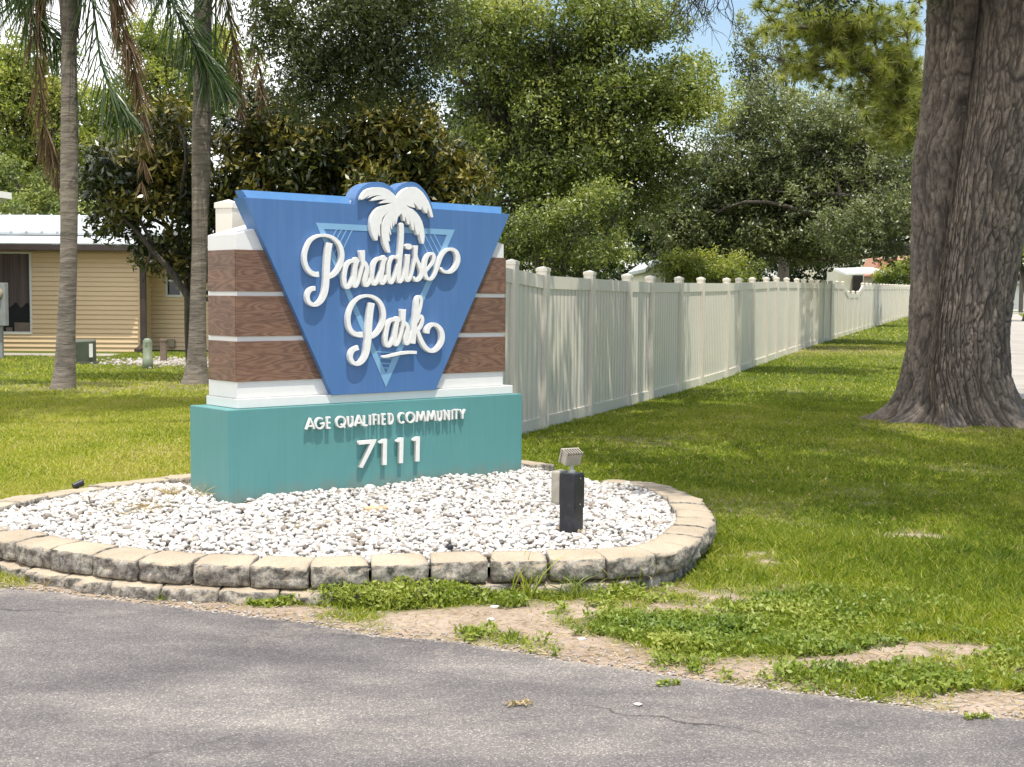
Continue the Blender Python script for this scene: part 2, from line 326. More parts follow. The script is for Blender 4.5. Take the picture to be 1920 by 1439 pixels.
MAT['siding'] = simple('cream_siding', (.78, .58, .355), (.74, .545, .325), .8, .5, .03, 30)
MAT['metalroof'] = simple('white_metal_roof', (.62, .66, .68), (.50, .53, .54), 2, .4, .05, 20, metal=.1)
MAT['brown'] = simple('dark_brown_trim', (.060, .040, .032), (.045, .03, .025), 4, .5)
MAT['taupe'] = simple('taupe_fascia', (.20, .155, .125), (.16, .125, .10), 4, .6)
MAT['glassdk'] = simple('dark_glass', (.012, .012, .018), (.02, .02, .025), 2, .08)
MAT['curtain'] = simple('mauve_drape', (.15, .11, .10), (.07, .05, .05), 3, .8, sc3=(9, 9, .1))
MAT['concrete'] = simple('concrete', (.40, .365, .31), (.32, .29, .245), 1.2, .9, .2, 60)
MAT['grnbox'] = simple('green_enamel', (.09, .10, .07), (.07, .08, .055), 5, .5)
MAT['sage'] = simple('sage_plastic', (.20, .235, .155), (.165, .195, .13), 3, .55)
MAT['tan'] = simple('tan_plastic', (.44, .36, .24), (.40, .33, .22), 5, .55)
MAT['brownpost'] = simple('faded_brown_post', (.22, .16, .12), (.17, .125, .095), 6, .8)
MAT['blackp'] = simple('black_paint', (.012, .013, .018), (.035, .036, .045), 14, .38, .2, 25, lo=.5, hi=.75)
MAT['lamp'] = simple('beige_metal', (.40, .365, .295), (.30, .275, .225), 18, .5)
MAT['gapshade'] = simple('painted_gap_shade', (.02, .02, .02), (.03, .03, .03), 10, .6)  # near-black colour standing in for shade between the lamp fins
MAT['pebblebed'] = simple('dusty_limestone', (.34, .31, .27), (.20, .17, .14), 22, .95, .6, 40, bdist=.02)
MAT['brick'] = simple('pale_brick', (.62, .43, .25), (.52, .34, .20), 20, .9, .3, 60)
MAT['terracotta'] = simple('terracotta_roof', (.42, .21, .13), (.34, .17, .11), 3, .8, sc3=(1, 1, 8))
MAT['stucco'] = simple('cream_wall', (.62, .60, .50), (.56, .54, .45), 3, .8)
MAT['greymetal'] = simple('grey_metal', (.34, .35, .35), (.27, .28, .28), 6, .5)
MAT['litter'] = simple('white_scrap', (.75, .74, .70), (.66, .64, .60), 8, .8)
# ================================================================== GROUND, ROAD
def catmull(P, closed=True, step=.1):
    P = np.asarray(P, float); n = len(P); out = []
    rng = range(n) if closed else range(n-1)
    for i in rng:
        g = (lambda k: P[k % n]) if closed else (lambda k: P[min(max(k, 0), n-1)])
        p0, p1, p2, p3 = g(i-1), g(i), g(i+1), g(i+2)
        m = max(2, int(np.linalg.norm((p2-p1)[:2])/step))
        for k in range(m):
            t = k/m
            out.append(.5*((2*p1)+(p2-p0)*t+(2*p0-5*p1+4*p2-p3)*t*t+(3*p1-p0-3*p2+p3)*t**3))
    if not closed: out.append(P[-1])
    return np.array(out)
def inpoly(X, Y, P):
    r = np.zeros(np.shape(X), bool); n = len(P); j = n-1
    for i in range(n):
        xi, yi = P[i][:2]; xj, yj = P[j][:2]
        c = ((yi > Y) != (yj > Y)) & (X < (xj-xi)*(Y-yi)/(yj-yi+1e-12)+xi); r ^= c; j = i
    return r
def dist_poly(X, Y, P):
    d = np.full(np.shape(X), 1e9)
    n = len(P)
    for i in range(n):
        a = P[i][:2]; b = P[(i+1) % n][:2]; ab = b-a; L2 = ab@ab+1e-12
        t = np.clip(((X-a[0])*ab[0]+(Y-a[1])*ab[1])/L2, 0, 1)
        d = np.minimum(d, np.hypot(X-a[0]-t*ab[0], Y-a[1]-t*ab[1]))
    return d
edge_px = [(-500, 1085), (0, 1104), (100, 1112), (200, 1126), (300, 1137), (420, 1151), (560, 1168), (700, 1192), (850, 1206), (980, 1226), (1100, 1247), (1200, 1259), (1350, 1283), (1500, 1301), (1650, 1321), (1800, 1341), (1920, 1350), (2300, 1385)]
EDGE = np.array([atz(x, y, 0)[:2] for x, y in edge_px])
def ye(X): return np.interp(X, EDGE[:, 0], EDGE[:, 1])+.03*(fbm(np.asarray(X)*5, np.zeros_like(np.asarray(X, float)), 0, 3)-.5)
WT = .2
loop_px = [(-25, 1003), (45, 1017), (130, 1031), (230, 1043), (330, 1051), (450, 1056), (570, 1059), (695, 1055), (815, 1051), (930, 1048), (1044, 1047), (1145, 1044), (1229, 1036), (1280, 1023), (1312, 1003), (1334, 980), (1333, 962), (1318, 945), (1303, 927), (1242, 902), (1160, 892), (1100, 882), (980, 857)]
LOOP = [atz(x, y, WT)[:2] for x, y in loop_px]+[np.array(p) for p in [(-.9, 11.1), (-1.9, 10.6), (-2.7, 9.75)]]+[atz(x, y, WT)[:2] for x, y in [(140, 908), (70, 920), (0, 935)]]+[np.array([-3.42, 8.05]), np.array([-3.32, 7.5])]
LOOP = catmull(LOOP, True, .05)
print('loop', LOOP.min(0), LOOP.max(0))
SW = (.36, .30, 1.75)   # sidewalk: x = .36*y + a .. b
OAK = G(1812, 800)
def patch(px, py, rx, ry): p = G(px, py); return (p[0], p[1], rx, ry)
dirts = [patch(1010, 1150, .55, .30), patch(1440, 1050, .22, .22), patch(1500, 655, 2.2, 2.2), patch(115, 733, .8, .8), patch(350, 725, 1.6, 1.4), patch(1780, 1220, .4, .16), patch(1380, 950, .35, .5), (OAK[0], OAK[1], 1.3, 1.1), patch(60, 722, 1.0, .7), patch(1400, 895, .5, .5), patch(1460, 985, .45, .22), patch(1600, 930, .5, .5), patch(1250, 830, .6, .7), patch(1700, 1010, .3, .15), patch(1800, 880, .5, .4), patch(1550, 1160, .22, .10), patch(1350, 1130, .2, .1)]
greens = [patch(520, 1132, .19, .13), patch(730, 1128, .42, .24), patch(1200, 1170, .25, .10), patch(1300, 1190, .5, .25), patch(1500, 1195, .55, .28), patch(1420, 1220, .45, .16), patch(1690, 1275, .5, .13), patch(1600, 1140, .5, .3), patch(1850, 1290, .25, .1)]
def turf(X, Y):
    X = np.asarray(X, float); Y = np.asarray(Y, float); t = Y-ye(X)
    rim = np.where(X < -.9, .35, np.interp(X, [-.9, 0, .8, 1.6, 2.5], [.35, 1.5, 1.6, 1.3, .9]))
    m = sstep(.02, 1, t/rim*.8)*1.15+(fbm(X*2.6, Y*2.6, 0, 5, 3)-.5)*(1.3+1.6*(t < 2.6)*sstep(2.6, 1.2, t))+(fbm(X*9, Y*9, 0, 9)-.5)*.9*(t < 3)
    for (cx, cy, rx, ry) in dirts:
        r = np.hypot((X-cx)/rx, (Y-cy)/ry); m = m-1.5*np.exp(-r*r*1.2)*sstep(.30, .62, fbm(X*4, Y*4, 0, 23))
    for (cx, cy, rx, ry) in greens:
        r = np.hypot((X-cx)/rx, (Y-cy)/ry); m = m+1.3*np.exp(-(r**4))
    m = np.where(t > 4, np.maximum(m, .62), m)
    return np.clip(m, 0, 1)
def graded(a, b, lo, hi, fine, g=1.12):
    v = list(np.arange(lo, hi, fine)); s = fine; x = lo
    left = []
    while x > a: s *= g; x -= s; left.append(x)
    x = v[-1]; s = fine
    while x < b: s *= g; x += s; v.append(x)
    return np.array(left[::-1]+v)
def grid_mesh(name, xs, ys, zf, material, attrs=None, mask=None, tagk=None):
    X, Y = np.meshgrid(xs, ys); Z = zf(X, Y); nx, ny = len(xs), len(ys)
    V = np.stack([X.ravel(), Y.ravel(), Z.ravel()], 1); i = np.arange(nx*ny).reshape(ny, nx)
    F = np.stack([i[:-1, :-1].ravel(), i[:-1, 1:].ravel(), i[1:, 1:].ravel(), i[1:, :-1].ravel()], 1)
    o = np_mesh(name, V, F, material, smooth=True, attr={k: f(X, Y).ravel() for k, f in (attrs or {}).items()})
    return tag(o, kind=tagk)
def gzf(X, Y):
    z = gz(Y); t = Y-ye(X)
    near = sstep(12, 6, Y)
    z = z+near*(.025*(fbm(X*3, Y*3, 0, 11)-.5)+.02*(fbm(X*14, Y*14, 0, 12)-.5))*sstep(0, .3, t)
    z = z+.012*sstep(.0, .12, t)-.03*sstep(.0, -.1, t)
    return z
xs = graded(-600, 700, -4, 5, .035, 1.11); ys = graded(-150, 900, 4.6, 9, .035, 1.09)
grid_mesh('ground', xs, ys, gzf, MAT['ground'], {'turf': turf}, tagk='structure')
# asphalt drive: its own sheet following the ragged edge
ax = np.concatenate([np.linspace(-60, -4.2, 40)[:-1], np.arange(-4.2, 4.4, .03), np.linspace(4.4, 60, 40)])
tt = np.concatenate([[0, .01, .025, .05, .08, .12, .17, .23, .3, .4, .5, .62, .75, .9], np.arange(1.05, 3.5, .06), [4, 5, 7, 10, 16]])
AX, AT = np.meshgrid(ax, tt); AYe = ye(AX); AY = AYe-AT
AZ = .004+.006*sstep(0, .05, AT)+.012*(fbm(AX*.9, AY*.9, 0, 21)-.5)*sstep(.1, .6, AT)
def cracks(X, Y):
    r = np.zeros_like(X)
    for pts in ([(0, 1150), (60, 1152), (110, 1147), (140, 1138)], [(1215, 1280), (1300, 1290), (1400, 1300), (1480, 1330)], [(1690, 1420), (1760, 1385), (1790, 1360), (1850, 1350)], [(1100, 1300), (1160, 1285), (1225, 1286)]):
        P = np.array([atz(x, y, 0)[:2] for x, y in pts])
        for i in range(len(P)-1):
            a, b = P[i], P[i+1]; ab = b-a; t = np.clip(((X-a[0])*ab[0]+(Y-a[1])*ab[1])/(ab@ab), 0, 1)
            d = np.hypot(X-a[0]-t*ab[0], Y-a[1]-t*ab[1]); r = np.maximum(r, np.exp(-(d/.012)**2)*(vn(X*12, Y*12, 0, 31) > .35))
    return r
i = np.arange(AX.size).reshape(AX.shape)
F = np.stack([i[1:, :-1].ravel(), i[1:, 1:].ravel(), i[:-1, 1:].ravel(), i[:-1, :-1].ravel()], 1)
sand = np.clip(.75*np.exp(-AT/.05)*np.interp(AX, [-3, -1, 0, 1, 3], [.6, .5, .9, 1, .5])+.25*(fbm(AX*1.4, AY*3, 0, 41) > .62)*sstep(1.2, .1, AT), 0, 1)
o = np_mesh('drive', np.stack([AX.ravel(), AY.ravel(), AZ.ravel()], 1), F, MAT['asphalt'], smooth=True, attr={'sand': sand.ravel(), 'crack': cracks(AX, AY).ravel()})
tag(o, kind='structure')
# sidewalk to the right of the oak and far cross street
sy = np.concatenate([np.arange(20.6, 95, 1.5)]); V = []; F = []
for k, y in enumerate(sy[:-1]):
    y2 = sy[k+1]-.015
    for yy in (y, y2): 
        for s in SW[1:]: V.append((.36*yy+s, yy, gz(yy)+.03))
    b = 4*k; F.append((b, b+1, b+3, b+2))
for x0_ in np.arange(9.3, 45, 1.5):
    b = len(V); V += [(x0_, 20.6, .01), (x0_+1.485, 20.6, .01), (x0_+1.485, 22.1, .01), (x0_, 22.1, .01)]; F.append((b, b+1, b+2, b+3))
tag(np_mesh('sidewalk', V, F, MAT['concrete']), kind='structure')
tag(MB().box((20, 96, float(gz(96))-.2), (120, 103, float(gz(96))+.05)).build('street', MAT['concrete']), kind='structure')
hp = G(60, 668)
tag(MB().box((-22, hp[1]-.2, .0), (G(215, 668)[0], 33, float(gz(30))+.04)).build('path', MAT['concrete']), kind='structure')

# ================================================================== SIGN FRAME
TH = math.atan2(3850-960, FPX)  # front runs this far right of the view axis
U = np.array([math.sin(TH), math.cos(TH), 0]); Vv = np.array([-math.cos(TH), math.sin(TH), 0])
S0 = atd(428, 940, 8.3); ZB = float(S0[2])-.06
S0 = np.array([S0[0], S0[1], 0.0])
SRZ = math.atan2(U[1], U[0])
def suv(px, py, v=0.0):
    d = ray(px, py); n = Vv; k = ((S0+Vv*v-CAM)@n)/(d@n); p = CAM+d*k; q = p-S0
    return q@U, p[2]
def sdu(px, py, v): u, z = suv(px, py, v); return u
Z_BASE = suv(428, 770, 0)[1]; LU = suv(979, 740, 0)[0]
print('sign base z', ZB, Z_BASE, 'len', LU, 'right top', suv(979, 740)[1])
sign = empty('monument_sign', S0, SRZ, 'blue triangular entrance sign with white palm and script above a teal base', 'sign')
DB = .50
MB().box((0, 0, ZB), (LU, DB, Z_BASE)).build('base', MAT['teal'], sign, bevel=.004)
ui = suv(446.8, 768, .05)[0]; ur = suv(961.4, 745, .05)[0]; zs = suv(446.8, 749, .05)[1]
print('slab', ui, ur, zs)
MB().box((ui, .05, Z_BASE+.002), (ur, DB-.03, zs)).build('plinth', MAT['white'], sign, bevel=.004)
bv = .075; bu0 = suv(445, 740, bv)[0]; bu1 = suv(943, 700, bv)[0]; bvb = DB-.05
zc = suv(443, 437, bv)[1]; zmid = suv(471, 429, bv)[1]; ucm = suv(471, 429, bv)[0]
um = (bu0+bu1)/2; slope = (zmid-zc)/(ucm-bu0); slope = min(max(slope, .1), .35)
print('body', bu0, bu1, zc, zmid, ucm, slope)
z_r = suv(942, 460, bv)[1]
ze = (zc+z_r)/2
m = MB(); m.prism([(bu0, bv, zs+.002), (bu1, bv, zs+.002), (bu1, bv, ze), (um, bv, ze+slope*(um-bu0)), (bu0, bv, ze)], (0, bvb-bv, 0))
m.build('body', MAT['white'], sign, bevel=.003)
# wood rows (px y at left corner x=443): each row wraps left, front and right
rows = [(468, 546.5), (555, 631.5), (641, 717)]
wp = .012
for (ya, yb) in rows:
    z1 = suv(443, ya, bv-wp)[1]; z0 = suv(443, yb, bv-wp)[1]
    g = .004
    MB().box((bu0-wp+g, bv-wp, z0), (bu1+wp, bv-.001, z1)).build('wood_panel', MAT['wood'], sign, bevel=.0015)
    MB().box((bu0-wp, bv-.001, z0), (bu0-.001, bvb-.02, z1)).build('wood_panel', MAT['wood'], sign, bevel=.0015)
# blue panel with palm shaped bump
pv = 0.03; pd = .13
def cz(s, o, pts): return [(o[0]+x/s, o[1]+y/s) for x, y in pts]
TL = (456, 370); TR = (956, 402); BR = (817, 731.5); BL = (623, 741.7)
bump_px = cz(3.888, (540, 330), [(484, 205), (488, 185), (493, 158), (503, 128), (520, 100), (545, 75), (580, 55), (620, 46), (660, 44), (695, 49), (725, 62), (755, 85), (778, 107), (800, 82), (830, 60), (865, 47), (900, 44), (930, 50), (960, 68), (990, 98), (1020, 140), (1042, 190), (1056, 238)])
pan = [TL]+bump_px+[TR, BR, BL]
pl = [suv(x, y, pv) for x, y in pan]
zbot = min(pl[-1][1], pl[-2][1]); 
m = MB(); m.prism([(u, pv, z) for u, z in pl], (0, pd, 0)); m.build('blue_panel', MAT['blue'], sign, bevel=.003)
for a, b, lo in (((466, 370.5), (658, 382), -.03), ((812, 391.5), (941, 400), 0)):
    ua, za = suv(*a, pv); ub, zb = suv(*b, pv)
    h = .047
    hi = .0 if lo else .02
    MB().poly([(ua, pv+.004, za-.01), (ub, pv+.004, zb-.01), (ub, pv+pd-.01, zb-.01), (ua, pv+pd-.01, za-.01), (ua+lo, pv+.03, za+h), (ub+hi, pv+.03, zb+h), (ub+hi, pv+pd-.01, zb+h), (ua+lo, pv+pd-.01, za+h)],
              [(0, 1, 5, 4), (1, 2, 6, 5), (2, 3, 7, 6), (3, 0, 4, 7), (4, 5, 6, 7), (0, 3, 2, 1)]).build('top_cap', MAT['blue_lit_edge'], sign)
# ---------------------------------------------------------------- flat shape extruder
def shape(name, loops, v0, depth, material, parent, conv=True, bev=.0015):
    """loops: closed px outlines on plane v0 (its front face) -> extruded mesh of given depth behind it"""
    cu = bpy.data.curves.new(name, 'CURVE'); cu.dimensions = '2D'; cu.fill_mode = 'BOTH'
    for lp in loops:
        pts = [suv(x, y, v0) for x, y in lp] if conv else lp
        s = cu.splines.new('POLY'); s.points.add(len(pts)-1); s.use_cyclic_u = True
        for k, (u, z) in enumerate(pts): s.points[k].co = (u, z, 0, 1)
    cu.extrude = depth/2-bev if bev else depth/2
    if bev: cu.bevel_depth = bev; cu.bevel_resolution = 1; cu.offset = -bev
    ob = bpy.data.objects.new(name, cu); C.objects.link(ob)
    dg = bpy.context.evaluated_depsgraph_get(); me = bpy.data.meshes.new_from_object(ob.evaluated_get(dg))
    C.objects.unlink(ob); bpy.data.objects.remove(ob)
    n = len(me.vertices); a = np.empty(n*3, np.float32); me.vertices.foreach_get('co', a); a = a.reshape(-1, 3)
    b = np.stack([a[:, 0], v0+depth/2-a[:, 2], a[:, 1]], 1); me.vertices.foreach_set('co', b.ravel().astype(np.float32))
    me.name = name; me.materials.clear(); me.materials.append(material); me.update()
    bm = bmesh.new(); bm.from_mesh(me); bmesh.ops.remove_doubles(bm, verts=bm.verts, dist=1e-5); bmesh.ops.recalc_face_normals(bm, faces=bm.faces); bm.to_mesh(me); bm.free()
    o = bpy.data.objects.new(name, me); C.objects.link(o); o.parent = parent
    return o
# triangle line decal
Z2 = lambda pts: cz(3.888, (540, 330), pts)
Z1 = lambda pts: cz(2.248, (340, 320), pts)
oTL = (592.5, 417.8); oTR = (853.0, 431.3); oB = (723.7, 726.5)
def lerp(a, b, t): return (a[0]+(b[0]-a[0])*t, a[1]+(b[1]-a[1])*t)
cen = ((oTL[0]+oTR[0]+oB[0])/3, (oTL[1]+oTR[1]+oB[1])/3)
iTL = (607.5, 429.8); iTR = (838.0, 440.8); iB = (723.5, 700.5)
shape('triangle_outline', [[oTL, oTR, oB], [iTL, iTR, iB]], pv-.0025, .003, MAT['ltblue'], sign, bev=0)
def line(a, b, w0): 
    dx, dy = b[0]-a[0], b[1]-a[1]; L = math.hypot(dx, dy); nx, ny = -dy/L*w0/2, dx/L*w0/2
    return [(a[0]+nx, a[1]+ny), (b[0]+nx, b[1]+ny), (b[0]-nx, b[1]-ny), (a[0]-nx, a[1]-ny)]
hat = []
for k, (t, e) in enumerate(((.115, .075), (.16, .105), (.205, .135), (.255, .175))):
    a = lerp(iTL, iTR, t*.9); b = lerp(iTL, iB, e*1.25); hat.append(line(a, b, 1.6))
    a = lerp(iTR, iTL, t*.9); b = lerp(iTR, iB, e*1.25); hat.append(line(a, b, 1.6))
for t in (.85, .895, .93, .962): hat.append(line(lerp(iTL, iB, t), lerp(iTR, iB, t), 2.2))
for h in hat: shape('hatch_line', [h], pv-.0022, .0026, MAT['ltblue'], sign, bev=0)
# ---------------------------------------------------------------- palm emblem
E8 = lambda pts: cz(8.465, (680, 330), pts)
palm = E8([(545, 352), (565, 315), (605, 258), (655, 213), (725, 183), (800, 176), (850, 182), (905, 215), (960, 268), (1003, 330), (1045, 400), (1078, 478), (1098, 545), (1113, 605), (1124, 658), (1092, 662), (1068, 610), (1034, 510), (1032, 560), (1030, 598), (1000, 590), (965, 540), (940, 485), (938, 530), (925, 540), (895, 528), (855, 475), (808, 425), (822, 465), (838, 508), (800, 505), (745, 488), (690, 460), (730, 500), (800, 532), (858, 585), (905, 645), (942, 715), (965, 795), (980, 880), (986, 955), (982, 1030), (972, 1080), (940, 1080), (925, 1020), (908, 960), (900, 898), (892, 944), (862, 932), (838, 850), (815, 735), (818, 800), (818, 868), (792, 862), (768, 780), (746, 685), (748, 740), (745, 778), (716, 770), (695, 700), (672, 638), (674, 690), (672, 722), (650, 716), (640, 670), (624, 606), (612, 600), (592, 625), (575, 650), (566, 642), (552, 700), (540, 765), (522, 772), (516, 708), (508, 760), (500, 806), (482, 790), (474, 715), (470, 790), (474, 850), (455, 845), (435, 775), (440, 850), (458, 925), (442, 944), (418, 880), (425, 950), (438, 1040), (418, 1036), (408, 1030), (425, 1110), (446, 1220), (402, 1222), (360, 1150), (325, 1060), (306, 960), (302, 860), (312, 770), (335, 690), (368, 625), (410, 572), (360, 620), (325, 655), (308, 700), (300, 770), (282, 770), (276, 830), (282, 960), (262, 962), (248, 905), (244, 970), (240, 1026), (202, 1030), (165, 965), (135, 875), (122, 780), (126, 700), (150, 620), (190, 550), (245, 500), (300, 478), (380, 462), (465, 428), (400, 430), (262, 442), (300, 408), (368, 378), (300, 378), (122, 402), (160, 360), (230, 325), (302, 310), (230, 312), (165, 325), (70, 362), (110, 325), (135, 305), (80, 330), (20, 372), (-34, 385), (-22, 335), (10, 275), (55, 225), (110, 197), (180, 183), (260, 183), (340, 192), (410, 222), (465, 262), (512, 308)])
lv = pv-.036
shape('palm_emblem', [palm], lv-.003, .0345, MAT['letter'], sign)
# ---------------------------------------------------------------- script lettering: stroke field, contoured in the sign plane
def spline_w(pts, step=.8):
    P = np.array([(p[0], p[1], p[2]) for p in pts], float)
    return catmull(P, False, step)
def field(strokes, x0, y0, nx, ny, h):
    F = np.full((ny, nx), 9.0)
    for st in strokes:
        P = st['p']; n = len(P)
        S = np.full((ny, nx), 9.0)
        for i in range(n-1):
            ax, ay, aw = P[i]; bx, by, bw = P[i+1]; r = max(aw, bw)/2+2
            i0 = max(0, int((min(ax, bx)-r-x0)/h)); i1 = min(nx, int((max(ax, bx)+r-x0)/h)+2); j0 = max(0, int((min(ay, by)-r-y0)/h)); j1 = min(ny, int((max(ay, by)+r-y0)/h)+2)
            if i1 <= i0 or j1 <= j0: continue
            gx = x0+h*np.arange(i0, i1)[None, :]; gy = y0+h*np.arange(j0, j1)[:, None]
            dx, dy = bx-ax, by-ay; L2 = dx*dx+dy*dy+1e-9; t = np.clip(((gx-ax)*dx+(gy-ay)*dy)/L2, 0, 1)
            d = np.hypot(gx-ax-t*dx, gy-ay-t*dy)-(aw+(bw-aw)*t)/2
            S[j0:j1, i0:i1] = np.minimum(S[j0:j1, i0:i1], d)
        gx = x0+h*np.arange(nx)[None, :]; gy = y0+h*np.arange(ny)[:, None]
        for end in (0, 1):
            if st['cap'][end]:
                a, b = (P[0], P[min(4, n-1)]) if end == 0 else (P[-1], P[max(-5, -n)])
                d = np.array([a[0]-b[0], a[1]-b[1]]); d /= np.linalg.norm(d)
                near = np.hypot(gx-a[0], gy-a[1]) < a[2]*.95
                S = np.where(near, np.maximum(S, (gx-a[0])*d[0]+(gy-a[1])*d[1]), S)
        F = np.minimum(F, S)
    return F
def contours(F, x0, y0, h, tol=.06):
    ny, nx = F.shape; ins = F < 0
    k = ins[:-1, :-1]*1+ins[:-1, 1:]*2+ins[1:, 1:]*4+ins[1:, :-1]*8
    J, I = np.nonzero((k > 0) & (k < 15)); nxt = {}
    def ept(e):
        t, j, i = e
        if t == 0: a, b = F[j, i], F[j, i+1]; s = a/(a-b); return (x0+h*(i+s), y0+h*j)
        a, b = F[j, i], F[j+1, i]; s = a/(a-b); return (x0+h*i, y0+h*(j+s))
    T = {1: [('L', 'T')], 2: [('T', 'R')], 3: [('L', 'R')], 4: [('R', 'B')], 5: [('L', 'T'), ('R', 'B')], 6: [('T', 'B')], 7: [('L', 'B')], 8: [('B', 'L')], 9: [('B', 'T')], 10: [('T', 'R'), ('B', 'L')], 11: [('B', 'R')], 12: [('R', 'L')], 13: [('R', 'T')], 14: [('T', 'L')]}
    adj = {}
    for j, i in zip(J.tolist(), I.tolist()):
        E = {'T': (0, j, i), 'B': (0, j+1, i), 'L': (1, j, i), 'R': (1, j, i+1)}
        for a, b in T[int(k[j, i])]:
            adj.setdefault(E[a], []).append(E[b]); adj.setdefault(E[b], []).append(E[a])
    out = []; seen = set()
    for s in adj:
        if s in seen: continue
        lp = [s]; seen.add(s); cur = s
        while True:
            nx_ = [e for e in adj[cur] if e not in seen]
            if not nx_: break
            cur = nx_[0]; seen.add(cur); lp.append(cur)
        if len(lp) < 12: continue
        P = np.array([ept(e) for e in lp]); keep = [0]; i = 0; n = len(P)
        while i < n-1:
            j = i+2
            while j < n and j-i < 14:
                a, b = P[i], P[j]; d = b-a; L = np.hypot(*d)+1e-9; q = P[i+1:j]-a
                if np.max(np.abs(q[:, 0]*d[1]-q[:, 1]*d[0])/L) > tol: break
                j += 1
            i = j-1; keep.append(i)
        if keep[-1] == n-1 and np.hypot(*(P[-1]-P[0])) < h*.5: keep = keep[:-1]
        out.append([tuple(P[q]) for q in keep])
    return out
def S(scale, org, pts, caps=(0, 0)):
    P = [(org[0]+x/scale, org[1]+y/scale, w_/scale*.88) for x, y, w_ in pts]
    return {'p': spline_w(P), 'cap': caps}
def ST(pts, caps=(1, 1)):     # straight polyline in px
    P = []
    for a, b in zip(pts[:-1], pts[1:]):
        n = max(2, int(math.hypot(b[0]-a[0], b[1]-a[1])/1.5))
        P += [tuple(a[i]+(b[i]-a[i])*k/n for i in range(3)) for k in range(n)]
    P.append(pts[-1]); return {'p': np.array(P), 'cap': caps}
def glyph(name, strokes, v0, depth, parent, h=.25):
    A = np.concatenate([s['p'] for s in strokes]); m_ = A[:, 2].max()/2+2
    x0, y0 = A[:, 0].min()-m_, A[:, 1].min()-m_; nx = int((A[:, 0].max()+m_-x0)/h)+2; ny = int((A[:, 1].max()+m_-y0)/h)+2
    lps = contours(field(strokes, x0, y0, nx, ny, h), x0, y0, h)
    return shape(name, lps, v0, depth, MAT['letter'], parent)
c_ = (7.995, (550, 420)); d_ = (8.994, (720, 440)); e_ = (8.727, (630, 540))
paradise = [
 S(*c_, [(388, 758, 92), (330, 758, 84), (265, 725, 74), (210, 655, 70), (180, 560, 68), (180, 460, 66), (210, 350, 62), (265, 250, 58), (350, 192, 54), (440, 174, 52), (530, 182, 54), (620, 225, 60), (690, 300, 68), (728, 400, 74), (735, 500, 76), (712, 610, 76), (665, 700, 76), (605, 765, 74), (550, 795, 66)], (1, 0)),
 S(*c_, [(550, 288, 96), (530, 400, 98), (518, 520, 98), (510, 650, 98), (505, 760, 98), (500, 860, 98), (492, 960, 96), (470, 1060, 92), (425, 1150, 84), (360, 1208, 70), (290, 1210, 66), (235, 1165, 66), (218, 1090, 68), (240, 1015, 72), (285, 975, 76), (335, 968, 80)], (1, 1)),
 # a
 S(*c_, [(965, 560, 70), (900, 555, 64), (840, 580, 62), (795, 650, 66), (772, 760, 70), (768, 860, 72), (785, 935, 66), (825, 955, 56), (860, 915, 52), (895, 820, 46), (935, 690, 44), (960, 590, 50)], (0, 0)),
 S(*c_, [(945, 530, 70), (930, 680, 76), (915, 820, 76), (910, 910, 66), (940, 938, 52), (975, 890, 46), (1010, 770, 46), (1040, 640, 50), (1050, 560, 60), (1042, 480, 80), (1037, 398, 90)], (0, 1)),
 # r
 S(*c_, [(1045, 560, 60), (1085, 600, 66), (1108, 670, 68), (1095, 770, 70), (1075, 870, 72), (1090, 920, 62), (1125, 912, 52), (1165, 840, 46), (1190, 740, 44)], (0, 0)),
 # a
 S(*c_, [(1385, 525, 66), (1320, 518, 62), (1260, 535, 60), (1215, 600, 64), (1195, 700, 66), (1185, 800, 68), (1195, 880, 64), (1228, 905, 54), (1262, 870, 50), (1300, 770, 46), (1345, 640, 44), (1375, 550, 50)], (0, 0)),
 S(*c_, [(1358, 500, 66), (1345, 640, 72), (1325, 770, 74), (1318, 860, 68), (1345, 895, 54), (1380, 860, 48), (1410, 790, 46)], (0, 0)),
 # d with tall stem
 S(*d_, [(230, 400, 56), (185, 375, 56), (140, 400, 60), (100, 480, 66), (85, 600, 72), (85, 710, 74), (100, 795, 66), (135, 815, 54), (170, 765, 48), (205, 650, 44), (235, 520, 46)], (0, 0)),
 S(*d_, [(297, -160, 88), (300, -60, 88), (298, 60, 88), (290, 200, 88), (278, 340, 86), (268, 470, 84), (258, 600, 82), (250, 710, 78), (255, 785, 68), (285, 800, 52), (320, 755, 46), (350, 650, 44), (380, 530, 44)], (0, 0)),
 # i
 S(*d_, [(408, 335, 84), (400, 450, 84), (388, 570, 82), (378, 680, 78), (382, 755, 68), (412, 780, 54), (450, 740, 46), (480, 650, 44), (505, 530, 46), (528, 420, 54), (538, 330, 66), (538, 260, 78), (540, 186, 84)], (1, 1)),
 S(*d_, [(415, 205, 112), (428, 207, 112)], (0, 0)),
 # s
 S(*d_, [(535, 330, 66), (560, 420, 60), (600, 510, 66), (632, 600, 72), (635, 680, 74), (605, 745, 70), (560, 775, 60), (525, 762, 50), (512, 725, 44)], (0, 0)),
 # e and the curl
 S(*d_, [(640, 690, 44), (700, 640, 40), (770, 555, 46), (825, 480, 54), (848, 400, 62), (835, 335, 60), (790, 325, 56), (740, 365, 62), (705, 450, 70), (690, 560, 76), (698, 660, 76), (725, 730, 64), (775, 757, 54), (825, 735, 54), (865, 670, 58), (895, 590, 62), (925, 500, 64), (960, 400, 64), (1005, 320, 60), (1070, 262, 58), (1150, 250, 62), (1215, 285, 72), (1248, 360, 84), (1250, 450, 86), (1215, 550, 78), (1150, 620, 68), (1080, 638, 60), (1010, 620, 56), (968, 575, 52)], (0, 0)),
]
glyph('script_word', paradise, lv, .033, sign)
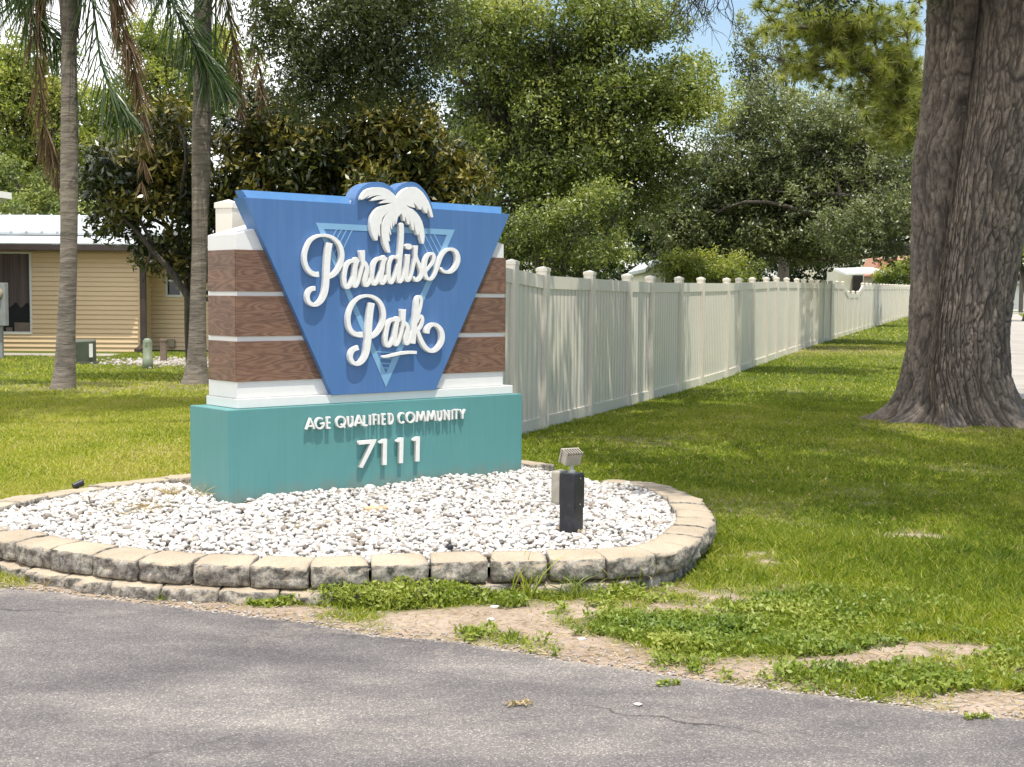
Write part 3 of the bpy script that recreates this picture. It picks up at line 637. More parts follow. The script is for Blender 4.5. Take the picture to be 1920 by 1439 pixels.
park = [
 S(*e_, [(445, 765, 104), (380, 770, 96), (300, 745, 84), (240, 680, 78), (212, 590, 76), (208, 490, 76), (230, 380, 72), (280, 270, 66), (360, 180, 60), (450, 140, 56), (540, 132, 58), (640, 162, 64), (720, 230, 72), (768, 330, 82), (785, 450, 86), (768, 570, 84), (725, 670, 82), (665, 750, 80), (600, 800, 70)], (1, 0)),
 S(*e_, [(592, 248, 106), (570, 380, 108), (555, 520, 108), (545, 660, 110), (538, 790, 112), (525, 920, 110), (508, 1040, 104), (475, 1140, 96), (420, 1215, 84), (350, 1248, 74), (285, 1220, 72), (248, 1150, 74), (255, 1070, 80), (295, 1010, 84), (372, 978, 92)], (1, 1)),
 # a
 S(*e_, [(1030, 530, 74), (960, 520, 70), (895, 540, 66), (855, 610, 72), (830, 720, 76), (815, 830, 78), (825, 920, 72), (865, 955, 58), (905, 920, 54), (945, 820, 50), (985, 690, 46), (1015, 580, 54)], (0, 0)),
 S(*e_, [(1008, 500, 74), (990, 640, 80), (968, 780, 82), (958, 880, 74), (985, 935, 56), (1025, 900, 50), (1065, 790, 50), (1095, 660, 54), (1108, 560, 66), (1105, 460, 88), (1108, 350, 98)], (0, 1)),
 # r
 S(*e_, [(1105, 560, 64), (1150, 590, 66), (1178, 650, 68), (1165, 750, 72), (1142, 850, 74), (1155, 912, 60), (1190, 905, 52), (1225, 830, 48), (1255, 730, 46)], (0, 0)),
 # k
 S(*e_, [(1262, 915, 92), (1275, 780, 90), (1290, 640, 88), (1305, 490, 86), (1318, 340, 82), (1328, 230, 76), (1345, 160, 60), (1378, 148, 56), (1400, 190, 50), (1398, 270, 50), (1375, 370, 50), (1345, 470, 52), (1325, 560, 54)], (1, 0)),
 S(*e_, [(1330, 560, 48), (1362, 490, 54), (1400, 465, 60), (1420, 520, 62), (1405, 600, 62), (1370, 665, 62), (1330, 700, 64)], (0, 0)),
 S(*e_, [(1335, 690, 70), (1370, 790, 74), (1415, 890, 78), (1475, 980, 78), (1550, 1032, 74), (1625, 1025, 72), (1690, 970, 76), (1735, 880, 84), (1745, 780, 86), (1722, 690, 80), (1670, 625, 72), (1605, 600, 68), (1545, 625, 72), (1505, 680, 82), (1492, 748, 90)], (0, 1)),
 S(*e_, [(785, 1130, 40), (850, 1122, 52), (960, 1095, 58), (1080, 1070, 60), (1200, 1058, 60), (1325, 1060, 56)], (0, 1)),
]
glyph('script_word', park, lv, .033, sign)
# ---------------------------------------------------------------- AGE QUALIFIED COMMUNITY
t_ = (5.818, (560, 750))
def arc(cx, cy, rx, ry, a0, a1, n=22): return [(cx+rx*math.cos(R(a0+(a1-a0)*k/n)), cy+ry*math.sin(R(a0+(a1-a0)*k/n))) for k in range(n+1)]
GL = {'A': [[(0.02, 0), (.5, 1.0), (.98, 0)], [(.2, .3), (.8, .3)]], 'G': [arc(.5, .5, .46, .5, 48, 360)+[(.96, .46), (.56, .46)]], 'E': [[(.95, 1), (.12, 1), (.12, 0), (.95, 0)], [(.12, .5), (.9, .5)]],
      'Q': [arc(.5, .5, .48, .5, 0, 360), [(.55, .3), (.98, -.08)]], 'U': [[(.1, 1), (.1, .4)]+arc(.5, .38, .4, .38, 180, 360)+[(.9, .4), (.9, 1)]], 'L': [[(.12, 1), (.12, 0), (.95, 0)]], 'I': [[(.5, 0), (.5, 1)]],
      'F': [[(.12, 0), (.12, 1), (.95, 1)], [(.12, .5), (.9, .5)]], 'D': [[(.12, 0), (.12, 1), (.35, 1)]+arc(.4, .5, .52, .5, 90, -90)+[(.12, 0)]], 'C': [arc(.56, .5, .52, .5, 48, 312)], 'O': [arc(.5, .5, .47, .5, 0, 360)],
      'M': [[(.02, 0), (.18, 1), (.5, .18), (.82, 1), (.98, 0)]], 'N': [[(.1, 0), (.1, 1), (.9, 0), (.9, 1)]], 'T': [[(.5, 0), (.5, 1)], [(0, 1), (1, 1)]], 'Y': [[(.02, 1), (.5, .48), (.98, 1)], [(.5, .48), (.5, 0)]]}
lay = [('A', 80, 182), ('G', 180, 290), ('E', 303, 360), ('Q', 408, 520), ('U', 532, 605), ('A', 612, 712), ('L', 708, 764), ('I', 775, 793), ('F', 812, 862), ('I', 868, 886), ('E', 908, 962), ('D', 980, 1042), ('C', 1088, 1168), ('O', 1175, 1275), ('M', 1284, 1392), ('M', 1402, 1504), ('U', 1512, 1572), ('N', 1585, 1657), ('I', 1670, 1690), ('T', 1693, 1755), ('Y', 1758, 1826)]
tv = -.030
for ch, xl, xr in lay:
    st = []
    sw = 17.5 if xl < 1000 else 16
    for pth in GL[ch]:
        P = []
        for (x, y) in pth:
            a = xl+sw*.35+(xr-xl-sw*.7)*x if ch != 'I' else (xl+xr)/2
            base = 333-(a-80)*(333-213)/1745; hh = 131-(a-80)*.009
            P.append((560+a/5.818, 750+(base-sw*.4-(hh-sw*.8)*y)/5.818, sw/5.818))
        st.append(ST(P, (1, 1) if len(P) < 15 or ch in 'CGU' else (0, 0)))
    glyph('letter', st, tv, .022, sign, h=.16)
for dg in ([(657, 450), (852, 432), (835, 478), (700, 745), (657, 737), (783, 480), (657, 493)], [(925, 430), (966, 427), (963, 712), (915, 714), (921, 474), (880, 478), (884, 455), (905, 448)],
           [(1105, 416), (1146, 413), (1141, 691), (1096, 694), (1101, 461), (1066, 464), (1070, 440), (1088, 434)], [(1283, 405), (1325, 402), (1320, 672), (1274, 675), (1280, 448), (1245, 451), (1249, 427), (1266, 421)]):
    shape('digit', [[(560+x/5.818, 750+y/5.818) for x, y in dg]], tv, .025, MAT['letter'], sign)
# ================================================================== BLOCK EDGING
def rock_block(name, c, ang, Lx, Hz, Dy, z0, seed, parent, off, rough=.012):
    """split faced block: local x along the wall, -y outwards"""
    nx, ny, nz = 14, 8, 6
    bm = bmesh.new(); bmesh.ops.create_cube(bm, size=1)
    me = bpy.data.meshes.new(name)
    xs = np.linspace(-.5, .5, nx+1); ys_ = np.linspace(-.5, .5, ny+1); zs_ = np.linspace(-.5, .5, nz+1); bm.free()
    idx = {}; V = []; F = []
    def vid(i, j, k):
        if (i, j, k) not in idx: idx[(i, j, k)] = len(V); V.append((xs[i], ys_[j], zs_[k]))
        return idx[(i, j, k)]
    for i in range(nx):
        for k in range(nz):
            F.append((vid(i, 0, k), vid(i+1, 0, k), vid(i+1, 0, k+1), vid(i, 0, k+1))); F.append((vid(i, ny, k), vid(i, ny, k+1), vid(i+1, ny, k+1), vid(i+1, ny, k)))
        for j in range(ny):
            F.append((vid(i, j, nz), vid(i+1, j, nz), vid(i+1, j+1, nz), vid(i, j+1, nz))); F.append((vid(i, j, 0), vid(i, j+1, 0), vid(i+1, j+1, 0), vid(i+1, j, 0)))
    for j in range(ny):
        for k in range(nz):
            F.append((vid(0, j, k), vid(0, j, k+1), vid(0, j+1, k+1), vid(0, j+1, k))); F.append((vid(nx, j, k), vid(nx, j+1, k), vid(nx, j+1, k+1), vid(nx, j, k+1)))
    P = np.array(V); x, y, z = P.T
    taper = 1-.10*(y+.5)
    X = x*Lx*taper; Y = y*Dy; Z = z*Hz+Hz/2+z0
    front = sstep(.25, -.5, y)
    Y = Y-front*(.016*(1-(2*x)**4)+.008*(1-(2*z)**2))
    e = front**2*rough*1.6
    Y = Y+e*(fbm(x*5+seed, z*3, y*2, seed, 4)-.5)*2.4
    edge = np.maximum(np.abs(x), np.abs(z)) > .49
    Z = Z+(fbm(x*7+seed, y*6, z*2, seed+3)-.5)*.010*np.where(z > .4, 1, .5)-.012*front**4*sstep(.2, .5, z)*(.4+fbm(x*4+seed, z*0, 0, seed+8))
    X = X+(fbm(y*6, z*5+seed, 0, seed+5)-.5)*.008
    ca, sa = math.cos(ang), math.sin(ang)
    W = np.stack([c[0]+X*ca-Y*sa, c[1]+X*sa+Y*ca, Z], 1)
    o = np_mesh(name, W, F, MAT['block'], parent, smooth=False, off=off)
    return o
seg = np.linalg.norm(np.roll(LOOP, -1, 0)-LOOP, axis=1); cum = np.concatenate([[0], np.cumsum(seg)]); TOT = cum[-1]
def at_s(s):
    s = s % TOT; i = int(np.searchsorted(cum, s, 'right')-1); i = min(i, len(LOOP)-1); t = (s-cum[i])/seg[i]; a = LOOP[i]; b = LOOP[(i+1) % len(LOOP)]
    return a+(b-a)*t, (b-a)/np.linalg.norm(b-a)
WC = LOOP.mean(0)
wall = empty('garden_wall', (WC[0], WC[1], 0), 0, 'low oval ring of tan split face concrete blocks holding the white gravel bed', 'garden wall')
area = 0.5*np.sum(LOOP[:, 0]*np.roll(LOOP[:, 1], -1)-LOOP[:, 1]*np.roll(LOOP[:, 0], -1)); sgn = 1 if area > 0 else -1
print('loop orientation', sgn, 'perimeter', TOT)
# phase so a joint lands near px 695 on the front
s695 = cum[int(np.argmin(np.hypot(LOOP[:, 0]-atz(695, 1055, WT)[0], LOOP[:, 1]-atz(695, 1055, WT)[1])))]
nb = int(round(TOT/.302)); bl = TOT/nb; random.seed(4)
for k in range(nb):
    s = s695+(k+.5)*bl; p, d = at_s(s); a = math.atan2(d[1], d[0]); n = np.array([-d[1], d[0]])*sgn   # inward
    Dp = .21; c = p+n*(Dp/2+.004); back = p[1] > 8.9
    dz = (-.02 if back else 0)+random.uniform(-.004, .004)
    if back and p[0] > .35 and p[0] < .75: dz -= .07
    if sgn < 0: a += math.pi
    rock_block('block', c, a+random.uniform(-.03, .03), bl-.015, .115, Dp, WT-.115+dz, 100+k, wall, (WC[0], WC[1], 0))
for k in range(nb):
    s = s695+(k+1.02)*bl; p, d = at_s(s); n = np.array([-d[1], d[0]])*sgn
    if p[1] > 7.6: continue
    a = math.atan2(d[1], d[0])+(math.pi if sgn < 0 else 0)
    out = .045*sstep(.1, -1.4, p[0])-.05*sstep(.3, .9, p[0])
    c = p+n*(.105-out)
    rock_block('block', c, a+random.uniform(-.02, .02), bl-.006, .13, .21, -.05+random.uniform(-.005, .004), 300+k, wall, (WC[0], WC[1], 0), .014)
# ================================================================== GRAVEL
def gravz(X, Y):
    q = np.stack([X-S0[0], Y-S0[1]], -1); u = q@U[:2]; v = q@Vv[:2]
    dd = np.hypot(np.maximum(np.maximum(-u, u-LU), 0), np.maximum(np.maximum(-v, v-DB), 0))
    d = dist_poly(X, Y, LOOP)
    m = .155+(.028+.045*np.exp(-(dd/.55)**2))*sstep(.2, .7, d)
    m = m-.035*np.exp(-((u+.0)**2+(v)**2)/.04)+.05*(fbm(X*1.8, Y*1.8, 0, 51)-.5)*sstep(.2, .6, d)
    return m
inner = LOOP[::6]
x0, x1 = LOOP[:, 0].min(), LOOP[:, 0].max(); y0, y1 = LOOP[:, 1].min(), LOOP[:, 1].max()
gx = np.arange(x0, x1, .05); gy = np.arange(y0, y1, .05); X, Y = np.meshgrid(gx, gy); Z = gravz(X, Y)-.022
i = np.arange(X.size).reshape(X.shape); ok = inpoly(X, Y, inner) & (dist_poly(X, Y, inner) > .10)
F = np.stack([i[:-1, :-1], i[:-1, 1:], i[1:, 1:], i[1:, :-1]], -1).reshape(-1, 4); okf = ok.ravel()[F].all(1)
tag(np_mesh('gravel_base', np.stack([X.ravel(), Y.ravel(), Z.ravel()], 1), F[okf], MAT['pebblebed'], smooth=True), kind='structure')
rng = np.random.default_rng(7)
# jittered grid of pebbles in two layers
def icos():
    bm = bmesh.new(); bmesh.ops.create_icosphere(bm, subdivisions=2, radius=1); bm.verts.ensure_lookup_table()
    v = np.array([tuple(q.co) for q in bm.verts]); f = np.array([[l.index for l in p.verts] for p in bm.faces]); bm.free(); return v, f
IV, IF = icos()
stp = .031
a, b = np.meshgrid(np.arange(x0, x1, stp), np.arange(y0, y1, stp)); PX = (a+rng.uniform(-.5, .5, a.shape)*stp).ravel(); PY = (b+rng.uniform(-.5, .5, a.shape)*stp).ravel()
q = np.stack([PX-S0[0], PY-S0[1]], -1); u = q@U[:2]; v = q@Vv[:2]
ok = inpoly(PX, PY, inner) & (dist_poly(PX, PY, inner) > .185) & ~((u > .01) & (u < LU-.01) & (v > .01) & (v < DB))
hid = (v > DB+.15) & (u > .2) & (u < LU)
ok &= ~hid
PX, PY = PX[ok], PY[ok]; n = len(PX); print('stones', n)
var = []
for s in range(24):
    r = .75+.6*fbm(IV[:, 0]*1.3+s*9, IV[:, 1]*1.3, IV[:, 2]*1.3, s, 2); vv = IV*r[:, None]
    for _ in range(5):   # chip planar facets
        d = rng.normal(size=3); d /= np.linalg.norm(d); c = rng.uniform(.55, .8); h = vv@d; vv = vv-np.outer(np.maximum(h-c, 0), d)
    var.append(vv)
var = np.array(var)
sz = rng.uniform(.013, .0235, n)*(1+.5*(rng.random(n) < .06)); sc3 = np.stack([rng.uniform(.95, 1.45, n), rng.uniform(.75, 1.05, n), rng.uniform(.5, .75, n)], 1)*sz[:, None]
sz *= np.where(rng.random(n) < .25, .72, 1.0)[:]; ang = rng.uniform(0, 2*np.pi, n); tl = rng.normal(0, .35, (n, 2))
vv = var[rng.integers(0, 24, n)]*sc3[:, None, :]
ca, sa = np.cos(ang)[:, None], np.sin(ang)[:, None]
ct, st_ = np.cos(tl[:, :1]), np.sin(tl[:, :1])
y_, z_ = vv[..., 1]*ct-vv[..., 2]*st_, vv[..., 1]*st_+vv[..., 2]*ct
x_ = vv[..., 0]; ct, st_ = np.cos(tl[:, 1:]), np.sin(tl[:, 1:]); x2, z2 = x_*ct+z_*st_, -x_*st_+z_*ct
WX = x2*ca-y_*sa+PX[:, None]; WY = x2*sa+y_*ca+PY[:, None]; WZ = z2+(gravz(PX, PY)+rng.uniform(-.012, .014, n))[:, None]
V = np.stack([WX, WY, WZ], -1).reshape(-1, 3); F = (IF[None]+(np.arange(n)*len(IV))[:, None, None]).reshape(-1, 3)
tint = np.repeat(np.clip(rng.beta(3, 1.6, n)*(.75+.5*fbm(PX*2.5, PY*2.5, 0, 57))-.6*(rng.random(n) < .06), 0, 1), len(IV))
tag(np_mesh('gravel', V, F, MAT['stone'], smooth=False, attr={'tint': tint}), 'loose white limestone pebbles filling the oval bed', 'gravel', kind='stuff')

# ================================================================== VINYL FENCE
FD = np.array([.36, 1.0]); FD /= np.linalg.norm(FD); FN = np.array([FD[1], -FD[0]])
def fline(Y): return np.array([-5.16+.36*Y, Y])
ztop = lambda Y: float(np.interp(Y, [8, 9.5, 14.3, 15, 20, 25.8, 31.7, 40, 56, 85], [2.12, 2.10, 1.93, 1.88, 1.86, 1.92, 2.04, 2.09, 2.19, 2.42]))
posts = [9.02, 10.8, 12.55, 14.3]+[12900/(1860-x) for x in (1017, 1104, 1174, 1217, 1271, 1312, 1360, 1383, 1408, 1434, 1453, 1472, 1491, 1504, 1518, 1529, 1541)]
while posts[-1] < 84: posts.append(posts[-1]+1.72)
f0 = fline(posts[0]); fence = empty('vinyl_fence', (f0[0], f0[1], 0), 0, 'long off white vinyl privacy fence with capped posts running away behind the sign', 'fence')
FO = (f0[0], f0[1], 0)
fa = math.atan2(FD[1], FD[0])
def post(p, top, w_=.127, ang=fa, parent=fence, off=FO, mat_='vinylw', bot=None):
    Mx = Matrix.Translation((p[0], p[1], 0)) @ Matrix.Rotation(ang, 4, 'Z'); h = w_/2
    b = (float(gz(p[1]))-.1) if bot is None else bot
    o = MB().box((-h, -h, b), (h, h, top-.062), Mx).build('post', MAT[mat_], parent, off, bevel=.004)
    c = MB(); g = h+.006; zt = top-.062
    q = [(-g, -g, zt), (g, -g, zt), (g, g, zt), (-g, g, zt), (-g, -g, zt+.035), (g, -g, zt+.035), (g, g, zt+.035), (-g, g, zt+.035), (0, 0, top)]
    c.poly([tuple(Mx@Vector(v)) for v in q], [(3, 2, 1, 0), (0, 1, 5, 4), (1, 2, 6, 5), (2, 3, 7, 6), (3, 0, 4, 7), (4, 5, 8), (5, 6, 8), (6, 7, 8), (7, 4, 8)])
    c.build('cap', MAT[mat_], o, off)
def bay(pa, pb, za, zb, ga, gb, parent=fence, off=FO, dip=0, dip1=None):
    pa = np.array(pa); pb = np.array(pb); L = np.linalg.norm(pb-pa); d = (pb-pa)/L; n = np.array([d[1], -d[0]]); a0 = .06; L2 = L-.12
    nbd = max(3, int(round(L2/.15))); V = []; F = []
    def pt(s, o_, z): q = pa+d*s+n*o_; return (q[0], q[1], z)
    def top(s, base=0): 
        t = s/L
        return za+(zb-za)*t-.11-(dip+( (dip1 if dip1 is not None else dip)-dip)*t)+base
    def bot(s): return ga+(gb-ga)*s/L
    # tongue and groove boards as a pleated sheet with thickness
    ss = []
    for k in range(nbd):
        s0 = a0+L2*k/nbd; s1 = a0+L2*(k+1)/nbd; ss += [(s0, .0095), (s0+.005, .012), (s1-.005, .012)]
    ss.append((a0+L2, .0095)); m_ = len(ss)
    for s, o_ in ss: V += [pt(s, o_, bot(s)+.10), pt(s, o_, top(s)-.05)]
    for s, o_ in ss: V += [pt(s, -.02, bot(s)+.10), pt(s, -.02, top(s)-.05)]
    for k in range(m_-1):
        F.append((2*k, 2*k+2, 2*k+3, 2*k+1)); q = 2*m_; F.append((q+2*k, q+2*k+1, q+2*k+3, q+2*k+2))
    np_mesh('panel', V, F, MAT['vinyl'], parent, off=off)
    for nm, fz0, fz1 in (('top_rail', lambda s: top(s)-.15, lambda s: top(s)), ('bottom_rail', lambda s: bot(s)+.015, lambda s: bot(s)+.155)):
        m = MB(); s0, s1 = a0, a0+L2
        m.poly([pt(s0, -.03, fz0(s0)), pt(s1, -.03, fz0(s1)), pt(s1, .03, fz0(s1)), pt(s0, .03, fz0(s0)), pt(s0, -.03, fz1(s0)), pt(s1, -.03, fz1(s1)), pt(s1, .03, fz1(s1)), pt(s0, .03, fz1(s0))], [(3, 2, 1, 0), (4, 5, 6, 7), (0, 1, 5, 4), (1, 2, 6, 5), (2, 3, 7, 6), (3, 0, 4, 7)])
        m.build(nm, MAT['vinylw'] if nm == 'top_rail' else MAT['vinyl'], parent, off)
for k, Yp in enumerate(posts):
    p = fline(Yp); zt = ztop(Yp)
    if k == 0: zt = atd(407, 374, Yp)[2]
    dp = .32 if 47.3 < Yp < 52 else 0
    post(p, zt-dp)
    if k < len(posts)-1:
        q = fline(posts[k+1]); z2 = ztop(posts[k+1]); z1 = ztop(Yp)
        if k == 0: z1 = atd(407, 374, Yp)[2]-.0
        d0 = .32 if 47.3 < Yp < 52 else 0; d1 = .32 if 47.3 < posts[k+1] < 52 else 0
        bay(p, q, z1, z2, float(gz(Yp)), float(gz(posts[k+1])), dip=d0, dip1=d1)
pe = fline(posts[-1]); ge = float(gz(pe[1])); pd2 = np.array([1.0, -.12]); pd2 /= np.linalg.norm(pd2)
for k in range(3):
    a = pe+pd2*1.8*k; b = pe+pd2*1.8*(k+1); bay(a, b, 2.42, 2.42, ge, ge); post(b, 2.42, ang=0)

# ================================================================== LIVE OAK TRUNK
def oaktrunk():
    o_ = G(1815, 803); D = o_[1]+.55
    mpp = D/FPX
    # rows: z, left stem (px center,r px), right stem
    rows = [(812, 1765, 88, 1840, 86), (760, 1752, 50, 1826, 76), (700, 1744, 38, 1815, 74), (620, 1746, 33, 1815, 70), (540, 1748, 34, 1824, 70), (470, 1751, 37, 1834, 70), (400, 1752, 40, 1843, 72), (340, 1752, 42, 1850, 74), (290, 1757, 44, 1855, 72), (220, 1764, 44, 1864, 70), (150, 1770, 43, 1874, 70), (80, 1774, 43, 1884, 70), (0, 1776, 45, 1895, 72), (-80, 1772, 46, 1912, 70), (-180, 1762, 42, 1935, 66)]
    ys = np.array([r[0] for r in rows][::-1], float); tab = np.array([r[1:] for r in rows][::-1], float)
    nz_, na = 560, 760; z = np.linspace(-.15, EYE+(562+180)*mpp, nz_); py = 562-(z-EYE)/mpp
    cols = [np.interp(py, ys, tab[:, k]) for k in range(4)]
    lx = (cols[0]-960)*mpp; lr = cols[1]*mpp; rx = (cols[2]-960)*mpp; rr = cols[3]*mpp
    ly = np.full_like(lx, D+.22); ry = np.full_like(lx, D-.05)
    ox = np.where(rx-lx > 0, lx+(rx-lx)*(lr)/(lr+rr), lx); oy = D+.03+0*ox
    A = np.linspace(0, 2*np.pi, na, endpoint=False)[None, :]; dx, dy = np.cos(A), np.sin(A)
    def hit(cx, cy, r):
        ex = (ox-cx)[:, None]; ey = (oy-cy)[:, None]; b = ex*dx+ey*dy; c = ex**2+ey**2-(r**2)[:, None]; q = b*b-c
        return np.where(q > 0, -b+np.sqrt(np.maximum(q, 0)), 0.0)
    h1, h2 = hit(lx, ly, lr), hit(rx, ry, rr); k_ = 120.
    r = np.log(np.exp(k_*np.maximum(h1, .05))+np.exp(k_*np.maximum(h2, .05)))/k_
    Z = z[:, None]+0*A
    g = np.clip(Z, 0, 9)
    fl = np.exp(-g/.28); lob = .5+.5*np.cos(A*7+1.2*np.sin(A*2)+.6)*1.0
    r = r+fl*(.07+.27*lob**1.8)+np.exp(-g/.06)*.12*lob**2+.05*fl*(fbm(np.cos(A)*5, np.sin(A)*5, Z*2, 85, 3)-.5)
    r = r+.035*np.exp(-((py[:, None]-395)/30)**2)*np.exp(-((A-4.4+2*np.pi*0)/.5)**2)
    r = r+.05*np.exp(-((py[:, None]-285)/26)**2)*np.exp(-((A-3.5)/.45)**2)+.045*np.exp(-((py[:, None]-340)/30)**2)*np.exp(-((A-5.9)/.5)**2)
    ax_, ay_ = np.cos(A)*2.2, np.sin(A)*2.2
    wx = .8*(fbm(ax_*1.5, ay_*1.5, Z*1.6, 65, 3)-.5)
    n1 = fbm(ax_*4.8+wx, ay_*4.8+wx, Z*2.0, 61, 2); n2 = fbm(ax_*8.0+wx*2, ay_*8.0, Z*4.4+wx, 71, 2); n3 = fbm(ax_*9, ay_*9, Z*14, 75, 2)
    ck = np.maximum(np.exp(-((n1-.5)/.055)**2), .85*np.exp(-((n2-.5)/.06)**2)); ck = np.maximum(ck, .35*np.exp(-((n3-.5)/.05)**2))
    r = r-.036*ck+.018*(fbm(ax_*12, ay_*12, Z*9, 77, 3)-.5)+.03*(fbm(ax_*.8, ay_*.8, Z*.9, 81, 3)-.5)*2
    X = ox[:, None]+r*dx; Y = oy[:, None]+r*dy
    V = np.stack([X.ravel(), Y.ravel(), Z.ravel()], 1); i = np.arange(nz_*na).reshape(nz_, na); j = np.roll(i, -1, 1)
    F = np.stack([i[:-1], j[:-1], j[1:], i[1:]], -1).reshape(-1, 4)
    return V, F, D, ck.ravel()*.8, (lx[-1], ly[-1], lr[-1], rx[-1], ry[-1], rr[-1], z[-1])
OV, OF, OD, OCK, OT = oaktrunk()
OX = (1805-960)/FPX*OD
oak = empty('oak_tree', (OX, OD, 0), 0, 'huge grey oak with furrowed twin stem trunk on the lawn at the right', 'tree')
ooff = (OX, OD, 0)
np_mesh('trunk', OV, OF, MAT['oakfur'], oak, smooth=True, off=ooff, attr={'furrow': OCK})
# ================================================================== FOLIAGE TOOLS
def leaf_quads(P, L_, W_, rg, up=.5, fold=.12, D_=None, nrm=None):
    n = len(P)
    a = rg.normal(size=(n, 3)) if D_ is None else D_+rg.normal(0, .35, (n, 3)); a /= np.linalg.norm(a, axis=1)[:, None]
    q = rg.normal(size=(n, 3)); q[:, 2] = np.abs(q[:, 2])*(1)+up; q -= a*np.sum(q*a, 1)[:, None]; q /= np.linalg.norm(q, axis=1)[:, None]+1e-9
    b = np.cross(q, a); l = (L_*rg.uniform(.7, 1.3, n))[:, None]; w_ = (W_*rg.uniform(.75, 1.25, n))[:, None]
    V = np.stack([P-a*l*.5, P+b*w_*.5-q*w_*fold, P+a*l*.5, P-b*w_*.5-q*w_*fold], 1).reshape(-1, 3)
    return V, (np.arange(n)*4)[:, None]+np.array([[0, 1, 2, 3]])
def crown_pts(blobs, n, rg, cr=.55, nclump=None, hollow=.55, flat=.62, tvar=.22, tw=9, twr=.085, npc=330):
    """blobs (cx,cy,cz,rx,ry,rz): leaf clumps scattered near each blob's skin"""
    B = np.array(blobs, float); vol = (B[:, 3]*B[:, 4]*B[:, 5])**(2/3); vol /= vol.sum()
    nc = nclump or max(len(blobs)*3, n//npc)
    bi = rg.choice(len(B), nc, p=vol); d = rg.normal(size=(nc, 3)); d /= np.linalg.norm(d, axis=1)[:, None]
    rad = hollow+(1.02-hollow)*rg.random(nc)**.6; c = B[bi, :3]+d*rad[:, None]*B[bi, 3:6]
    c += (np.stack([fbm(c[:, 0]*.7, c[:, 1]*.7, c[:, 2]*.7, 3+k, 2) for k in range(3)], 1)-.5)*B[bi, 3:6].mean(1)[:, None]*.5
    cs = cr*rg.uniform(.45, 1.25, nc); ct = rg.normal(0, tvar, nc)+.25*(d[:, 2])
    nt_ = max(1, n//tw); kt = rg.choice(nc, nt_, p=cs**2/np.sum(cs**2)); e = rg.normal(size=(nt_, 3)); e /= np.linalg.norm(e, axis=1)[:, None]; e *= (rg.random(nt_)**.4)[:, None]*np.array([1, 1, flat])
    T = c[kt]+e*cs[kt][:, None]; tt_ = ct[kt]+rg.normal(0, .12, nt_); k = rg.integers(0, nt_, n)
    P = T[k]+rg.normal(0, twr, (n, 3)); t = np.clip(.45+tt_[k]+rg.normal(0, .12, n), 0, 1)
    return P, t, c
def limbs(m, base, r0, targets, rg, r1=.012, n=6, sag=.0):
    base = np.array(base, float)
    for t in targets:
        t = np.array(t, float); v = t-base; L = np.linalg.norm(v); k = max(4, int(L/.5)); path = []
        w1 = rg.normal(0, .07*L, 3); w2 = rg.normal(0, .05*L, 3)
        for i in range(k+1):
            s = i/k; p = base+v*s+w1*math.sin(math.pi*s)+w2*math.sin(2*math.pi*s)+np.array([0, 0, L*.10*math.sin(math.pi*s)-sag*s*s])
            path.append((*p, r0*(1-s)+r1*s))
        m.tube(path, n, False)
def blob_px(L, d):
    """[(px,py,rpx,rpy[,d])] -> world ellipsoids"""
    out = []
    for b in L:
        dd = b[4] if len(b) > 4 else d; p = atd(b[0], b[1], dd); out.append((*p, b[2]*dd/FPX, max(b[2], b[3])*dd/FPX*.9, b[3]*dd/FPX))
    return out
def tree(name, label, blobs, base, r0, n, leaf, lm, seed, bark='bark', cr=.5, group=None, up=.5, hollow=.5, trunk_top=None, aspect=.45, nbr=26, cat='tree', tvar=.22, fold=.12, twr=.085, npc=330):
    rg = np.random.default_rng(seed); base = np.array(base, float); off = (base[0], base[1], float(gz(base[1])))
    root = empty(name, off, 0, label, cat, group)
    P, t, c = crown_pts(blobs, n, rg, cr, hollow=hollow, tvar=tvar, twr=twr, npc=npc)
    ok = P[:, 2] > gz(P[:, 1])+.15; P, t = P[ok], t[ok]
    V, F = leaf_quads(P, np.full(len(P), leaf), np.full(len(P), leaf*aspect), rg, up, fold)
    np_mesh('crown', V, F, lm, root, off=off, attr={'tint': np.repeat(t, 4)})
    m = MB(); B = np.array(blobs); cen = B[:, :3].mean(0); tt = np.array(trunk_top) if trunk_top is not None else np.array([cen[0], cen[1], off[2]+(cen[2]-off[2])*.55])
    w1 = rg.normal(0, .12, 3); k = 8
    m.tube([(*(np.array(off)*(1-s)+tt*s+w1*math.sin(3.1*s)-np.array([0, 0, .1])*(s == 0)), r0*(1.15-.45*s+.35*math.exp(-s*14))) for s in np.linspace(0, 1, k)], 10)
    limbs(m, tt, r0*.32, [b[:3]+rg.normal(0, .15, 3) for b in B], rg, .03, 6)
    sel = rg.choice(len(c), min(nbr, len(c)), replace=False)
    for q in sel:
        j = int(np.argmin(np.linalg.norm(B[:, :3]-c[q], axis=1))); s = tt+(B[j, :3]-tt)*rg.uniform(.3, .95)
        limbs(m, s, r0*.16, [c[q]], rg, .008, 5)
    for q in rg.integers(0, len(P), nbr*5):
        j = int(np.argmin(np.linalg.norm(c-P[q], axis=1))); limbs(m, c[j], r0*.05+.004, [P[q]], rg, .004, 3)
    m.build('trunk', MAT[bark], root, off, smooth=True)
    return root
rg = np.random.default_rng(21)
